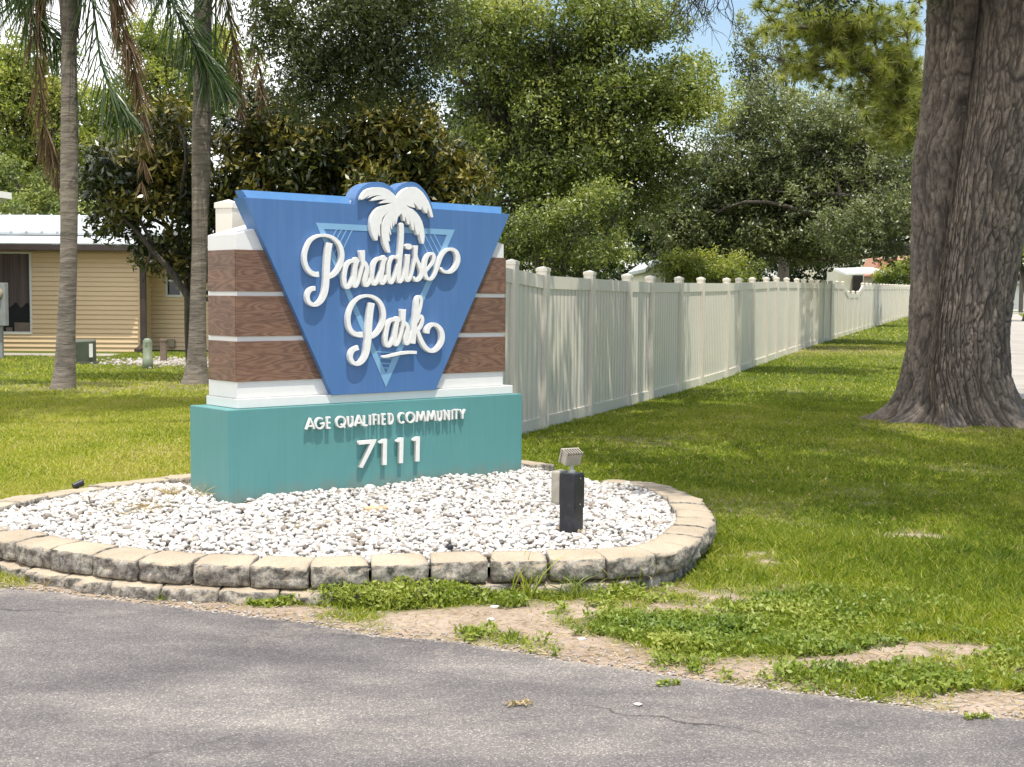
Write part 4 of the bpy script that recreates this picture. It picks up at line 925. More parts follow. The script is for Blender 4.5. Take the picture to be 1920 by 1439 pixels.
# oak limbs and canopy overhead
cb = [(3.2, 13.6, 8.3, 2.6, 2.6, 1.2), (5.8, 11.2, 8.6, 2.6, 2.2, 1.2), (6.4, 16.2, 9.2, 2.8, 2.6, 1.5), (8.5, 13.2, 8.5, 2.6, 2.6, 1.3), (9.5, 18.5, 9.0, 2.8, 2.6, 1.3), (3.3, 10.2, 8.0, 1.6, 1.3, .9), (4.2, 19.0, 9.2, 2.4, 1.3, 1.1), (8.2, 9.2, 8.2, 2.2, 1.6, 1.0), (3.5, 8.3, 7.7, 1.35, 1.2, .7), (5.6, 8.0, 7.9, 1.6, 1.1, .8), (-4.7, 16.2, 7.3, 1.6, 1.4, .8), (-3.0, 17.2, 7.2, 1.8, 1.4, .8), (-6.6, 18.0, 7.6, 1.5, 1.2, .7), (-7.4, 15.8, 7.2, 1.5, 1.2, .7), (-5.6, 14.2, 6.9, 1.2, .9, .6), (-4.9, 17.6, 7.4, 1.5, 1.0, .6)]
hang = blob_px([(600, 60, 120, 100), (530, 40, 60, 90), (700, 40, 130, 110), (800, -10, 90, 70), (620, 150, 90, 60), (730, 130, 70, 60), (590, 195, 50, 35)], 16.5) + blob_px([(1690, -70, 100, 80), (1560, -60, 100, 75), (1845, -110, 90, 60)], 15.5)
P1, t1, c1 = crown_pts(cb, 84000, rg, .7, hollow=.1, npc=180, twr=.12)
P2, t2, c2 = crown_pts(hang, 42000, rg, .42, hollow=.1, tvar=.2, npc=200, twr=.06)
P = np.concatenate([P1, P2]); t = np.concatenate([t1, t2])
n1 = len(P1); V1, F1 = leaf_quads(P1, np.full(n1, .17), np.full(n1, .085), rg, .6); V2, F2 = leaf_quads(P2, np.full(len(P2), .075), np.full(len(P2), .024), rg, .1)
np_mesh('crown', np.concatenate([V1, V2]), np.concatenate([F1, F2+len(V1)]), MAT['oakleaf'], oak, off=ooff, attr={'tint': np.repeat(t, 4)})
lx, ly, lr, rx, ry, rr, zt = OT
m = MB()
for (bx, by, r0, tg) in ((lx, ly, lr, (lx-1.2, ly+.1, zt+1.6)), (rx, ry, rr, (rx+.6, ry-.3, zt+1.8))):
    b = np.array([bx, by, zt-.05]); tg = np.array(tg); m.tube([(*(b*(1-s)+tg*s), r0*(1-.4*s)) for s in np.linspace(0, 1, 5)], 14)
    cands = [q for q in cb if (q[0] < 6) == (bx == lx)] or cb
    limbs(m, tg, .16, [q[:3] for q in cands], rg, .03, 7)
    if bx == lx: limbs(m, tg, .13, [h[:3] for h in hang[:4]], rg, .02, 6)
for q in rg.choice(len(c2), 60, replace=False):
    j = int(np.argmin(np.linalg.norm(np.array(hang)[:, :3]-c2[q], axis=1))); limbs(m, hang[j][:3], .02, [c2[q]], rg, .005, 4)
m.build('branch', MAT['oakbark'], oak, ooff, smooth=True)
# ================================================================== BACKGROUND TREES
MAT['frondfib'] = simple('palm_fibre', (.16, .10, .07), (.09, .055, .04), 12, .9)
tree('magnolia_tree', 'glossy dark magnolia with brown backed leaves directly behind the sign', blob_px([(250, 330, 90, 90), (400, 320, 100, 90), (330, 260, 80, 60), (520, 290, 110, 100), (500, 215, 80, 50), (640, 290, 110, 100), (660, 225, 90, 60), (760, 300, 90, 80), (740, 240, 70, 50), (830, 340, 60, 60), (330, 400, 60, 45), (310, 455, 55, 35), (345, 480, 30, 40), (200, 290, 50, 60), (240, 400, 40, 30), (480, 380, 120, 60), (700, 370, 160, 50)], 24),
     G(365, 700), .13, 46000, .165, MAT['magleaf'], 31, npc=150, twr=.10, cr=.45, up=.9, hollow=.35, aspect=.38, trunk_top=atd(355, 560, 24.3), nbr=50, tvar=.2)
mm = MB(); a = atd(362, 560, 24.0)
mm.tube([(*atd(x, y, 23.6), r) for x, y, r in ((372, 590, .07), (345, 545, .062), (318, 505, .055), (285, 470, .045), (262, 440, .04), (238, 415, .032), (215, 395, .025), (195, 370, .018))], 8)
mm.tube([(*atd(x, y, 23.6), r) for x, y, r in ((285, 470, .035), (275, 500, .02), (268, 530, .01))], 6)
mg = [o for o in C.objects if o.name == 'magnolia_tree'][0]
mm.build('low_branch', MAT['bark'], mg, tuple(mg.location), smooth=True)
tree('leafy_tree', 'tall spreading light green tree rising behind the fence in the middle', blob_px([(900, 110, 100, 110), (880, 40, 80, 70), (1020, 60, 120, 90), (1150, 50, 100, 80), (1010, 190, 110, 80), (1140, 170, 120, 70), (1240, 170, 90, 55), (1290, 220, 70, 45), (1290, 150, 55, 50), (1200, 260, 100, 60), (1060, 290, 130, 80), (930, 270, 80, 70), (1180, 340, 100, 70), (1240, 300, 70, 40), (1220, 20, 60, 60), (960, 380, 90, 80), (1090, 390, 100, 70)], 33),
     G(1020, 640)*np.array([1, 1, 1]), .32, 120000, .115, MAT['limeleaf'], 32, cr=.85, hollow=.45, trunk_top=atd(1010, 420, 33), nbr=90)
tree('oak_tree', 'broad olive green oak with fine leaves behind the fence on the right', blob_px([(1390, 310, 100, 80), (1500, 260, 110, 80), (1620, 250, 110, 100), (1330, 390, 90, 80), (1450, 380, 120, 90), (1570, 370, 120, 90), (1670, 350, 80, 110), (1400, 460, 100, 45), (1520, 455, 90, 40), (1690, 200, 60, 80), (1620, 430, 60, 30), (1290, 440, 50, 60), (1270, 360, 45, 50), (1440, 200, 60, 50), (1600, 430, 80, 40, 36), (1680, 420, 60, 60, 36), (1700, 300, 50, 60, 36), (1640, 470, 70, 22, 36)], 40),
     G(1830, 604)*np.array([1, 1, 1]), .34, 160000, .12, MAT['olivleaf'], 33, cr=.85, hollow=.45, trunk_top=atd(1800, 470, 38), nbr=50, up=.7)
tree('oak_tree', 'sparse grey green oak top showing sky beside the blue patch', blob_px([(1400, 90, 35, 70), (1410, 170, 35, 60), (1440, 130, 40, 90), (1470, 60, 50, 50), (1480, 200, 60, 50)], 48), atd(1470, 560, 48)*np.array([1, 1, 0]), .2, 5200, .13, MAT['olivleaf'], 40, npc=90, cr=.6, hollow=.2, trunk_top=atd(1480, 330, 48), nbr=30)
tree('shrub', 'bright green bush growing over the fence just right of the sign', blob_px([(1010, 430, 60, 45), (1075, 410, 55, 45), (980, 450, 50, 30), (1120, 470, 70, 40), (1050, 490, 70, 35), (1130, 380, 40, 35)], 27), atd(1050, 640, 27)*np.array([1, 1, 0]), .06, 12000, .085, MAT['limeleaf'], 34, npc=150, cr=.38, nbr=20, cat='bush')
tree('shrub', 'low yellow green bush behind the fence by the small gabled house', blob_px([(1290, 500, 40, 28), (1335, 500, 50, 26), (1380, 505, 50, 22), (1265, 505, 26, 18)], 34), atd(1330, 620, 34)*np.array([1, 1, 0]), .05, 7000, .09, MAT['farleaf'], 35, npc=120, cr=.3, nbr=8, cat='bush')
tree('shrub', 'sunlit lime hedge bush in front of the terracotta roofed house', blob_px([(1680, 515, 35, 22), (1710, 505, 35, 30), (1650, 525, 16, 10)], 92), atd(1690, 570, 92)*np.array([1, 1, 0]), .06, 5000, .22, MAT['farleaf'], 36, npc=120, cr=.7, nbr=5, cat='bush')
tree('broadleaf_tree', 'tall pale green tree at the far left edge with thin wispy branches', blob_px([(30, 120, 60, 60), (60, 200, 70, 50), (20, 270, 70, 50), (90, 270, 60, 50), (100, 110, 40, 40), (40, 340, 80, 60), (110, 200, 45, 50), (0, 180, 60, 80), (140, 300, 50, 60)], 44), atd(60, 620, 44)*np.array([1, 1, 0]), .25, 34000, .15, MAT['farleaf'], 37, npc=130, cr=.75, hollow=.25, nbr=40)
tree('broadleaf_tree', 'yellow green tree standing between the two palm trunks', blob_px([(290, 90, 60, 60), (330, 170, 90, 60), (250, 200, 60, 60), (200, 260, 70, 60), (300, 250, 90, 60), (400, 200, 50, 70), (180, 330, 70, 60), (430, 130, 50, 70), (280, 60, 40, 35), (180, 210, 50, 50), (370, 110, 50, 50), (450, 220, 50, 50)], 47), atd(290, 620, 47)*np.array([1, 1, 0]), .25, 42000, .15, MAT['farleaf'], 38, npc=130, cr=.75, hollow=.3, nbr=40)
tree('broadleaf_tree', 'deep green rounded tree low behind the house roof at the left', blob_px([(30, 340, 90, 50), (100, 370, 90, 50), (40, 395, 100, 30), (180, 390, 90, 40), (260, 390, 60, 40), (-40, 330, 70, 60)], 41), atd(80, 620, 41)*np.array([1, 1, 0]), .2, 17000, .14, MAT['limeleaf'], 39, cr=.55, hollow=.3, nbr=20)
# distant mass of woodland
rgw = np.random.default_rng(5); bl = []
for px in range(-260, 2300, 70):
    if 1560 < px < 1990: h = 60
    else: h = rgw.uniform(120, 185)
    d = rgw.uniform(115, 130); bl.append((px, 560-h*.45, 70, h*.55, d))
bl += [(x, y, 80, 80, 60) for x, y in ((930, 430), (1040, 420), (1160, 440), (1250, 440), (1330, 460), (820, 420), (960, 330), (1080, 330), (700, 330), (600, 360), (860, 250), (980, 220), (1110, 230), (1180, 180))]
bl += [(x, y, 70, 60, 58) for x, y in ((1420, 420), (1500, 440), (1560, 360), (1640, 320), (1480, 330), (1690, 400))]
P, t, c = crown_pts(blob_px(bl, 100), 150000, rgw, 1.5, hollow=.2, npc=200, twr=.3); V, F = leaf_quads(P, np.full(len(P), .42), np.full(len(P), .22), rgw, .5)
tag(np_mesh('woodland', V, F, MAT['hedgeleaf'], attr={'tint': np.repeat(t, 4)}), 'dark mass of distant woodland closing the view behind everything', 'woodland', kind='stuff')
# ---------------------------------------------------------------- pine with long needles
def pine():
    rg = np.random.default_rng(77); base = atd(1790, 640, 27.5); off = (base[0], base[1], 0)
    root = empty('pine_tree', off, 0, 'long needled pine hanging yellow green tufts left of the big trunk', 'tree'); m = MB(); tips = []
    D = 26.5
    main = [((1760, 250), (1700, 210), (1640, 150), (1600, 120), (1560, 65), (1500, 20), (1480, -20)), ((1640, 150), (1610, 125), (1570, 120), (1520, 135), (1480, 125), (1450, 105)), ((1760, 230), (1715, 200), (1690, 180), (1650, 110), (1640, 60), (1660, 10)), ((1700, 200), (1680, 150), (1700, 90), (1710, 40)), ((1560, 65), (1530, 55), (1490, 50), (1455, 60)), ((1745, 260), (1720, 250), (1690, 235), (1670, 215)), ((1640, 150), (1610, 100), (1590, 40), (1560, -10))]
    for br in main:
        P = [atd(x, y, D+rg.uniform(-.6, .6)) for x, y in br]; P = catmull(np.array(P), False, .12); n = len(P)
        m.tube([(*p, .055*(1-i/n)+.012) for i, p in enumerate(P)], 6, False)
        for _ in range(40):
            i = int(rg.uniform(.15, 1)*(n-1)); p = P[i]; d = rg.normal(size=3); d[2] = abs(d[2])*.5-.2; d /= np.linalg.norm(d); L = rg.uniform(.25, .95)
            q = p+d*L+np.array([0, 0, -.1*L]); m.tube([(*p, .012), (*((p+q)/2+rg.normal(0, .04, 3)), .009), (*q, .006)], 4, False); tips += [q, q+rg.normal(0, .15, 3), (p+q)/2+rg.normal(0, .12, 3)]
    m.tube([(*off[:2], 0, .22), (*atd(1785, 300, 27.5), .2), (*atd(1775, -150, 27.5), .15)], 10)
    m.tube([(*atd(1785, 300, 27.5), .08), (*atd(1760, 250, 26.5), .06)], 8)
    m.build('trunk', MAT['bark'], root, off, smooth=True)
    T = np.array(tips); k = 80; n = len(T)*k; c = np.repeat(T, k, 0)
    dirm = rg.normal(size=(len(T), 3)); dirm[:, 2] += .8; dirm /= np.linalg.norm(dirm, axis=1)[:, None]
    d = np.repeat(dirm, k, 0)*.55+rg.normal(0, .55, (n, 3)); d /= np.linalg.norm(d, axis=1)[:, None]; L = rg.uniform(.16, .26, n)[:, None]
    s = np.cross(d, rg.normal(size=(n, 3))); s /= np.linalg.norm(s, axis=1)[:, None]; w_ = .0065
    V = np.stack([c-s*w_, c+s*w_, c+d*L+np.array([0, 0, -.03])], 1).reshape(-1, 3); F = (np.arange(n)*3)[:, None]+np.array([[0, 1, 2]])
    tt = np.clip(np.repeat(rg.normal(.5, .22, len(T)), k)+rg.normal(0, .12, n), 0, 1)
    np_mesh('crown', V, F, MAT['pine'], root, off=off, attr={'tint': np.repeat(tt, 3)})
pine()
# bare twigs dangling at the top in front of the sky
def twigs():
    rg = np.random.default_rng(3); m = MB()
    root_p = atd(1330, -60, 15.5)
    for k in range(26):
        a = atd(rg.uniform(1270, 1370), -30, 15.5+rg.uniform(-.4, .4)); p = a.copy(); d = np.array([rg.normal(0, .35), rg.normal(0, .2), -.8]); path = [(*p, .007)]
        for i in range(7):
            d = d+rg.normal(0, .28, 3)*np.array([1, 1, .4]); dd = d/np.linalg.norm(d); p = p+dd*rg.uniform(.05, .12); path.append((*p, .006*(1-i/9)))
            if rg.random() < .7:
                e = dd+rg.normal(0, .6, 3); e /= np.linalg.norm(e); m.tube([(*p, .003), (*(p+e*.1), .0025), (*(p+e*.17+np.array([0, 0, -.03])), .0015)], 4, False)
        m.tube(path, 4, False)
    m.tube([(*atd(1480, -80, 15.5), .02), (*atd(1370, -45, 15.5), .014), (*atd(1260, -28, 15.5), .008)], 6)
    m.build('twig', MAT['bark'], oak, ooff)
twigs()
# ================================================================== PALMS
def palm(label, spine, fronds, seed):
    rg = np.random.default_rng(seed); P = [atd(x, y, d) for x, y, w_, d in spine]; g = P[0]; off = (g[0], g[1], float(g[2]))
    root = empty('palm_tree', off, 0, label, 'palm', 'tall palms between the sign and the house')
    pts = np.array([(*p, w_/2*d/FPX) for p, (x, y, w_, d) in zip(P, spine)]); pts = catmull(pts, False, .06)
    n = 28; A = np.linspace(0, 2*np.pi, n, endpoint=False); V = []
    for i, p in enumerate(pts):
        rr = p[3]*(1+.02*math.sin(p[2]*24+1.5*math.sin(p[2]*5))+.012*rg.normal())+.008*(fbm(np.cos(A)*2, np.sin(A)*2, p[2]*1.5, seed)-.5)*4
        V.append(np.stack([p[0]+rr*np.cos(A), p[1]+rr*np.sin(A), p[2]+0*A], 1))
    V = np.concatenate(V); i = np.arange(len(V)).reshape(-1, n); j = np.roll(i, -1, 1)
    np_mesh('trunk', V, np.stack([i[:-1], j[:-1], j[1:], i[1:]], -1).reshape(-1, 4), MAT['palmbark'], root, smooth=True, off=off)
    D = spine[-1][3]
    if seed == 61:
        sh = MB()
        for q in range(90):
            a_ = rg.uniform(0, 6.28); yy = rg.uniform(-70, 62); c0 = atd(132, yy, D); r_ = (21+rg.uniform(-2, 3))*D/FPX*.5*(1+.25*math.exp(-((yy-10)/30)**2)); L_ = rg.uniform(.10, .3)
            b0 = np.array([c0[0]+r_*math.cos(a_), c0[1]+r_*math.sin(a_), c0[2]]); sh.tube([(*b0, .018), (*(b0+np.array([.01*math.cos(a_), .01*math.sin(a_), -L_*.5])), .02), (*(b0+np.array([.035*math.cos(a_), .035*math.sin(a_), -L_])), .004)], 5)
        sh.build('fibre_sheath', MAT['frondfib'], root, off)
    for kind, path in fronds:
        dz = rg.uniform(-.5, .5); Pq = [atd(x, y, D+dz) for x, y in path]; Q = catmull(np.array(Pq), False, .035); m_ = len(Q)
        dead = kind == 'dead'
        stem = MB().tube([(*q, .018*(1-.8*i/m_)+.004) for i, q in enumerate(Q[::4])] if not dead else [(*q, .020*(1-.8*(i*4)/m_)+.006) for i, q in enumerate(Q[::4])], 5, False)
        fo = stem.build('frond', MAT['frondd' if dead else 'frondg'], root, off)
        at = fo.data.attributes.new('tint', 'FLOAT', 'POINT'); at.data.foreach_set('value', np.full(len(fo.data.vertices), .3, np.float32))
        k = 10 if not dead else 19; idx = np.repeat(np.arange(m_), k); n_ = len(idx); s = idx/m_
        tan = np.gradient(Q, axis=0); tan /= np.linalg.norm(tan, axis=1)[:, None]; tg = tan[idx]
        side = np.cross(tg, np.array([0, 1, .15])); side /= np.linalg.norm(side, axis=1)[:, None]; side *= np.where(rg.random(n_) < .5, 1, -1)[:, None]
        side = side+rg.normal(0, .45, (n_, 3))
        L = (.78 if not dead else .62)*np.sin(np.pi*(.12+.83*s))**.6*rg.uniform(.6, 1.1, n_)
        d0 = tg*.9+side*(.75 if not dead else .42)+np.array([0, 0, -.25]); d0 /= np.linalg.norm(d0, axis=1)[:, None]
        g0 = np.array([0, 0, -1.0]); wdt = rg.uniform(.007, .014, n_) if not dead else rg.uniform(.007, .015, n_)
        wv = np.cross(d0, rg.normal(size=(n_, 3))); wv /= np.linalg.norm(wv, axis=1)[:, None]
        c0 = Q[idx]; rows = []
        for a, ww in ((0, .6), (.35, 1), (.7, .8), (1, .08)):
            c = c0+d0*(L*a)[:, None]+g0*(L*a*a*(.5 if not dead else .35))[:, None]; rows += [c-wv*(wdt*ww)[:, None], c+wv*(wdt*ww)[:, None]]
        V = np.stack(rows, 1).reshape(-1, 3); F = np.concatenate([(np.arange(n_)*8)[:, None]+np.array([[2*q, 2*q+1, 2*q+3, 2*q+2]]) for q in range(3)])
        np_mesh('leaflet_fringe', V, F, MAT['frondd' if dead else 'frondg'], fo, off=off, attr={'tint': np.repeat(np.clip(rg.normal(.45, .25, n_), 0, 1), 8)})
g1 = G(117, 731); g2 = G(362, 722)
palm('slender palm in front of the cream house, left of the two trunks', [(117, 735, 54, g1[1]), (121, 700, 40, g1[1]), (125, 600, 33, g1[1]), (128, 500, 31, g1[1]), (130, 350, 31, g1[1]), (130, 200, 30, g1[1]), (130, 90, 27, g1[1]), (130, 60, 30, g1[1]), (132, 20, 40, g1[1]), (133, -60, 44, g1[1]), (134, -140, 30, g1[1])],
     [('dead', [(128, -70), (95, -50), (68, 0), (66, 60), (72, 150), (82, 230), (100, 300), (112, 335)]), ('dead', [(140, -90), (190, -70), (220, -20), (226, 40), (246, 100), (262, 180), (268, 250), (266, 340)]),
      ('green', [(128, -80), (90, -60), (60, -20), (50, 10), (75, 40), (105, 75), (125, 110)]), ('green', [(138, -90), (160, -50), (175, 10), (180, 70), (195, 140), (215, 185), (240, 228)]), ('green', [(128, -90), (60, -80), (10, -30), (-15, 15)]), ('green', [(136, -95), (230, -100), (290, -70), (330, -20)]), ('green', [(130, -100), (150, -170), (220, -210), (300, -180)]), ('green', [(130, -100), (90, -170), (10, -190), (-60, -150)])], 61)
palm('thicker palm trunk beside the left end of the sign', [(364, 728, 60, g2[1]), (367, 700, 44, g2[1]), (370, 640, 34, g2[1]), (372, 520, 29, g2[1]), (376, 400, 32, g2[1]), (378, 250, 35, g2[1]), (380, 100, 33, g2[1]), (381, 0, 32, g2[1]), (382, -120, 30, g2[1]), (383, -240, 38, g2[1]), (383, -330, 24, g2[1])],
     [('green', [(380, -260), (340, -230), (305, -140), (300, -60), (320, 0), (350, 60), (385, 120), (425, 175)]), ('green', [(383, -260), (420, -200), (425, -100), (405, -20), (395, 60), (408, 120)]), ('dead', [(384, -250), (420, -220), (422, -100), (420, -20), (432, 60), (446, 130), (450, 200)]), ('dead', [(386, -250), (450, -250), (482, -150), (486, -20), (480, 80), (486, 150), (500, 215)]),
      ('green', [(382, -270), (300, -290), (240, -200), (215, -100), (225, -20), (232, 30)]), ('dead', [(381, -250), (300, -260), (250, -170), (228, -60), (215, 10), (222, 70)]), ('green', [(384, -280), (480, -310), (560, -260), (600, -180)])], 62)
# ================================================================== HOUSE (left)
def clap(m, a, b, z0, z1, n_, out=(0, -1), board=.115, holes=()):
    """clapboards from a to b (xy) between z0 and z1; out = outward normal"""
    a = np.array(a, float); b = np.array(b, float); L = np.linalg.norm(b-a); d = (b-a)/L; o_ = np.array(out, float); o_ /= np.linalg.norm(o_)
    nb_ = int(math.ceil((z1-z0)/board))
    for k in range(nb_):
        za = z0+k*board; zb = min(z1, za+board); sp = [(0, L)]
        for (h0, h1, hz0, hz1) in holes:
            if hz0 < (za+zb)/2 < hz1:
                nsp = []
                for s0, s1 in sp:
                    if h0 > s0: nsp.append((s0, min(s1, h0)))
                    if h1 < s1: nsp.append((max(s0, h1), s1))
                sp = nsp
        gp = min(.016, (zb-za)*.3); zb -= gp
        for s0, s1 in sp:
            if s1-s0 < .01: continue
            p0 = a+d*s0; p1 = a+d*s1; t = .026
            q = [(*(p0+o_*t), za), (*(p1+o_*t), za), (*(p1+o_*.004), zb), (*(p0+o_*.004), zb), (*(p0-o_*.05), za), (*(p1-o_*.05), za), (*(p1-o_*.05), zb), (*(p0-o_*.05), zb)]
            m.poly(q, [(0, 1, 2, 3), (4, 7, 6, 5), (0, 4, 5, 1), (3, 2, 6, 7), (1, 5, 6, 2), (0, 3, 7, 4)])
            if gp > .01: m.poly([(*(p0-o_*.015), zb), (*(p1-o_*.015), zb), (*(p1-o_*.015), zb+gp), (*(p0-o_*.015), zb+gp), (*(p0-o_*.05), zb), (*(p1-o_*.05), zb), (*(p1-o_*.05), zb+gp), (*(p0-o_*.05), zb+gp)], [(0, 1, 2, 3), (4, 7, 6, 5)])
hb = G(160, 660); HY = hb[1]; hz = float(hb[2]); k_ = HY/FPX
def hx(px, Y=None): return (px-960)*(Y or HY)/FPX
def hzz(px, py, Y=None): return atd(px, py, Y or HY)[2]
X0, X1 = -22.0, hx(264); Y2 = HY+.9; X2 = -3.0
hoff = (hx(60), HY, hz)
house = empty('house', hoff, 0, 'cream sided single storey house with white metal roof behind the two palms', 'house')
ztp = hzz(150, 470); wz0, wz1 = hzz(30, 622), hzz(30, 476); wx0, wx1 = hx(-90), hx(57)
m = MB(); clap(m, (X0, HY), (X1, HY), hz, ztp, 0, holes=[(wx0-X0, wx1-X0, wz0, wz1)]); m.box((X1-.02, HY+.02, hz), (X1+.015, Y2, ztp)); m.build('wall', MAT['siding'], house, hoff)
w2a, w2b = hx(315, Y2), hx(338, Y2); w2z0, w2z1 = hzz(325, 553, Y2), hzz(325, 500, Y2)
m = MB(); clap(m, (X1+.02, Y2), (X2, Y2), hz, ztp, 0, holes=[(w2a-X1-.02, w2b-X1-.02, w2z0, w2z1)]); m.build('wall', MAT['siding'], house, hoff)
def win(x0, x1, z0, z1, Y, curt):
    fr = MB()
    for a, b in (((x0-.05, Y-.03, z0-.06), (x0, Y+.05, z1+.04)), ((x1, Y-.03, z0-.06), (x1+.05, Y+.05, z1+.04)), ((x0, Y-.035, z0-.06), (x1, Y+.05, z0)), ((x0, Y-.035, z1), (x1, Y+.05, z1+.04))): fr.box(a, b)
    f = fr.build('window', MAT['white'], house, hoff)
    MB().box((x0, Y+.06, z0), (x1, Y+.07, z1)).build('pane', MAT['glassdk'], f, hoff)
    if curt:
        V = []; F = []; n = 120; xs_ = np.linspace(x0+.02, x1-.02, n)
        for x in xs_: y = Y+.035+.018*math.sin(x*22)+.006*math.sin(x*51); V += [(x, y, z0+(z1-z0)*(.34+.03*math.sin(x*22))), (x, y, z1-.01)]
        F = [(2*i, 2*i+2, 2*i+3, 2*i+1) for i in range(n-1)]; np_mesh('curtain', V, F, MAT['curtain'], f, off=hoff, smooth=True)
        MB().box((hx(26), Y+.03, z0), (hx(57)-.02, Y+.045, z0+.22)).box((hx(10), Y+.03, z0), (hx(22), Y+.045, z0+.10)).build('furniture_back', MAT['taupe'], f, hoff)
    else: MB().box((x0, Y+.03, (z0+z1)/2-.02), (x1, Y+.05, (z0+z1)/2+.02)).build('sash', MAT['white'], f, hoff)
win(wx0, wx1, wz0, wz1, HY, True); win(w2a, w2b, w2z0, w2z1, Y2, False)
e0, e1 = hzz(150, 470), hzz(150, 462)
XE = hx(272)
MB().box((X0, HY-.5, e0-.02), (XE, HY-.40, e0+.13)).build('gutter', MAT['brown'], house, hoff, bevel=.01)
MB().box((X0, HY-.40, e0+.0), (X2, Y2+.3, e0+.03)).build('soffit', MAT['brown'], house, hoff)
# porch roof strip, fascia then ribbed main roof
m = MB(); zA = hzz(150, 461); zB = hzz(150, 449, HY+.3)
m.poly([(X0, HY-.5, e0+.135), (XE, HY-.5, e0+.135), (XE-.5, HY+.32, zB+.05), (X0, HY+.32, zB+.05), (X0, HY-.5, e0+.16), (XE, HY-.5, e0+.16), (XE-.5, HY+.32, zB+.10), (X0, HY+.32, zB+.10)], [(3, 2, 1, 0), (4, 5, 6, 7), (0, 1, 5, 4), (1, 2, 6, 5), (2, 3, 7, 6), (3, 0, 4, 7)]).build('porch_roof', MAT['metalroof'], house, hoff)
zC = hzz(150, 437, HY+.3)
MB().box((X0, HY+.30, zB+.04), (XE-.2, HY+.40, zC)).build('fascia', MAT['taupe'], house, hoff)
zR = hzz(150, 404, HY+4.0); ya, yb = HY+.22, HY+4.0
m = MB(); m.poly([(X0, ya, zC), (X2+.5, ya, zC), (X2+.5, yb, zR), (X0, yb, zR), (X0, yb+4, zC), (X2+.5, yb+4, zC), (X0, ya, zC-.06), (X2+.5, ya, zC-.06)], [(0, 1, 2, 3), (3, 2, 5, 4), (6, 7, 1, 0)])
x = X0; nrm = Vector((0, -(zR-zC), yb-ya)).normalized()
while x < X2+.4:
    sk = .9  # ribs run slightly askew as on the photographed hip
    a = Vector((x+sk, ya-.01, zC)); b = Vector((x-sk*.6, yb, zR)); w_ = Vector((.035, 0, 0)); h = nrm*.035
    m.poly([tuple(a-w_), tuple(a+w_), tuple(b+w_), tuple(b-w_), tuple(a-w_*.5+h), tuple(a+w_*.5+h), tuple(b+w_*.5+h), tuple(b-w_*.5+h)], [(0, 1, 5, 4), (4, 5, 6, 7), (1, 2, 6, 5), (3, 0, 4, 7)]); x += .38
rf = m.build('roof', MAT['metalroof'], house, hoff)
MB().tube([(hx(148), HY+3.9, zR-.03, .07), (hx(148), HY+3.9, zR+.12, .07)], 10).build('vent_pipe', MAT['white'], rf, hoff)
# downspout
m = MB(); xd = hx(268); m.prism([(xd-.09, HY-.49, e0-.02), (xd+.07, HY-.49, e0-.02), (xd+.10, HY-.10, e0-.45), (xd-.04, HY-.10, e0-.45)], (0, .10, 0)); m.box((xd-.04, HY-.13, hz+.12), (xd+.10, HY-.03, e0-.44)); m.prism([(xd-.04, HY-.13, hz+.12), (xd+.10, HY-.13, hz+.12), (xd+.06, HY-.45, hz+.02), (xd-.10, HY-.45, hz+.02)], (0, 0, .07))
m.build('downspout', MAT['brown'], house, hoff)
MB().box((X1-.06, HY-.03, hz), (X1+.03, HY+.03, ztp)).build('corner_trim', MAT['siding'], house, hoff)
p = atd(322, 644, Y2-.03); MB().box((p[0]-.08, Y2-.12, p[2]-.10), (p[0]+.08, Y2-.02, p[2]+.10)).build('meter_socket', MAT['tan'], house, hoff, bevel=.01)
# neighbour's eave at the left edge
n0 = atd(0, 372, 27); noff = (n0[0]-3, 29, float(gz(29)))
nh = empty('house', noff, 0, 'neighbouring house showing only a pale eave corner at the left edge', 'house')
m = MB(); m.prism([(n0[0]-5, 27, n0[2]-.02+.9), (atd(22, 362, 27)[0], 27, atd(22, 362, 27)[2]), (atd(22, 374, 27)[0], 27, atd(22, 374, 27)[2]), (n0[0]-5, 27, n0[2]-.18+.9)], (-3.2, 5, 0)); m.build('roof', MAT['white'], nh, noff)
MB().box((n0[0]-8, 27.6, noff[2]), (n0[0]-2.9, 31.8, n0[2]+.3)).build('wall', MAT['stucco'], nh, noff)
# ---------------------------------------------------------------- utilities by the house
p = G(162, 683); u0 = (p[0], p[1], float(p[2])); s = p[1]/FPX
ub = empty('utility_cabinet', u0, R(14), 'small green metal ground cabinet with a sticker beside the left palm', 'utility box')
w_, h_, d_2 = 38*s, 42*s, .32
MB().poly([(-w_*.46, -d_2/2, .05), (w_*.46, -d_2/2, .05), (w_*.46, d_2/2, .05), (-w_*.46, d_2/2, .05), (-w_*.5, -d_2/2-.03, h_), (w_*.44, -d_2/2-.03, h_+.02), (w_*.44, d_2/2, h_+.05), (-w_*.5, d_2/2, h_+.05)], [(3, 2, 1, 0), (4, 5, 6, 7), (0, 1, 5, 4), (1, 2, 6, 5), (2, 3, 7, 6), (3, 0, 4, 7)]).build('cabinet_body', MAT['grnbox'], ub, bevel=.01)
MB().box((-w_*.55, -d_2/2-.05, -.04), (w_*.55, d_2/2+.05, .055)).build('pad', MAT['grnbox'], ub, bevel=.008)
MB().box((w_*.16, -d_2/2-.034, h_*.32), (w_*.34, -d_2/2-.026, h_*.92)).build('label_plate', MAT['litter'], ub)
p = G(277, 693); s = p[1]/FPX
pb = empty('utility_pedestal', p, 0, 'sage green round topped cable pedestal standing by the downspout', 'cable pedestal')
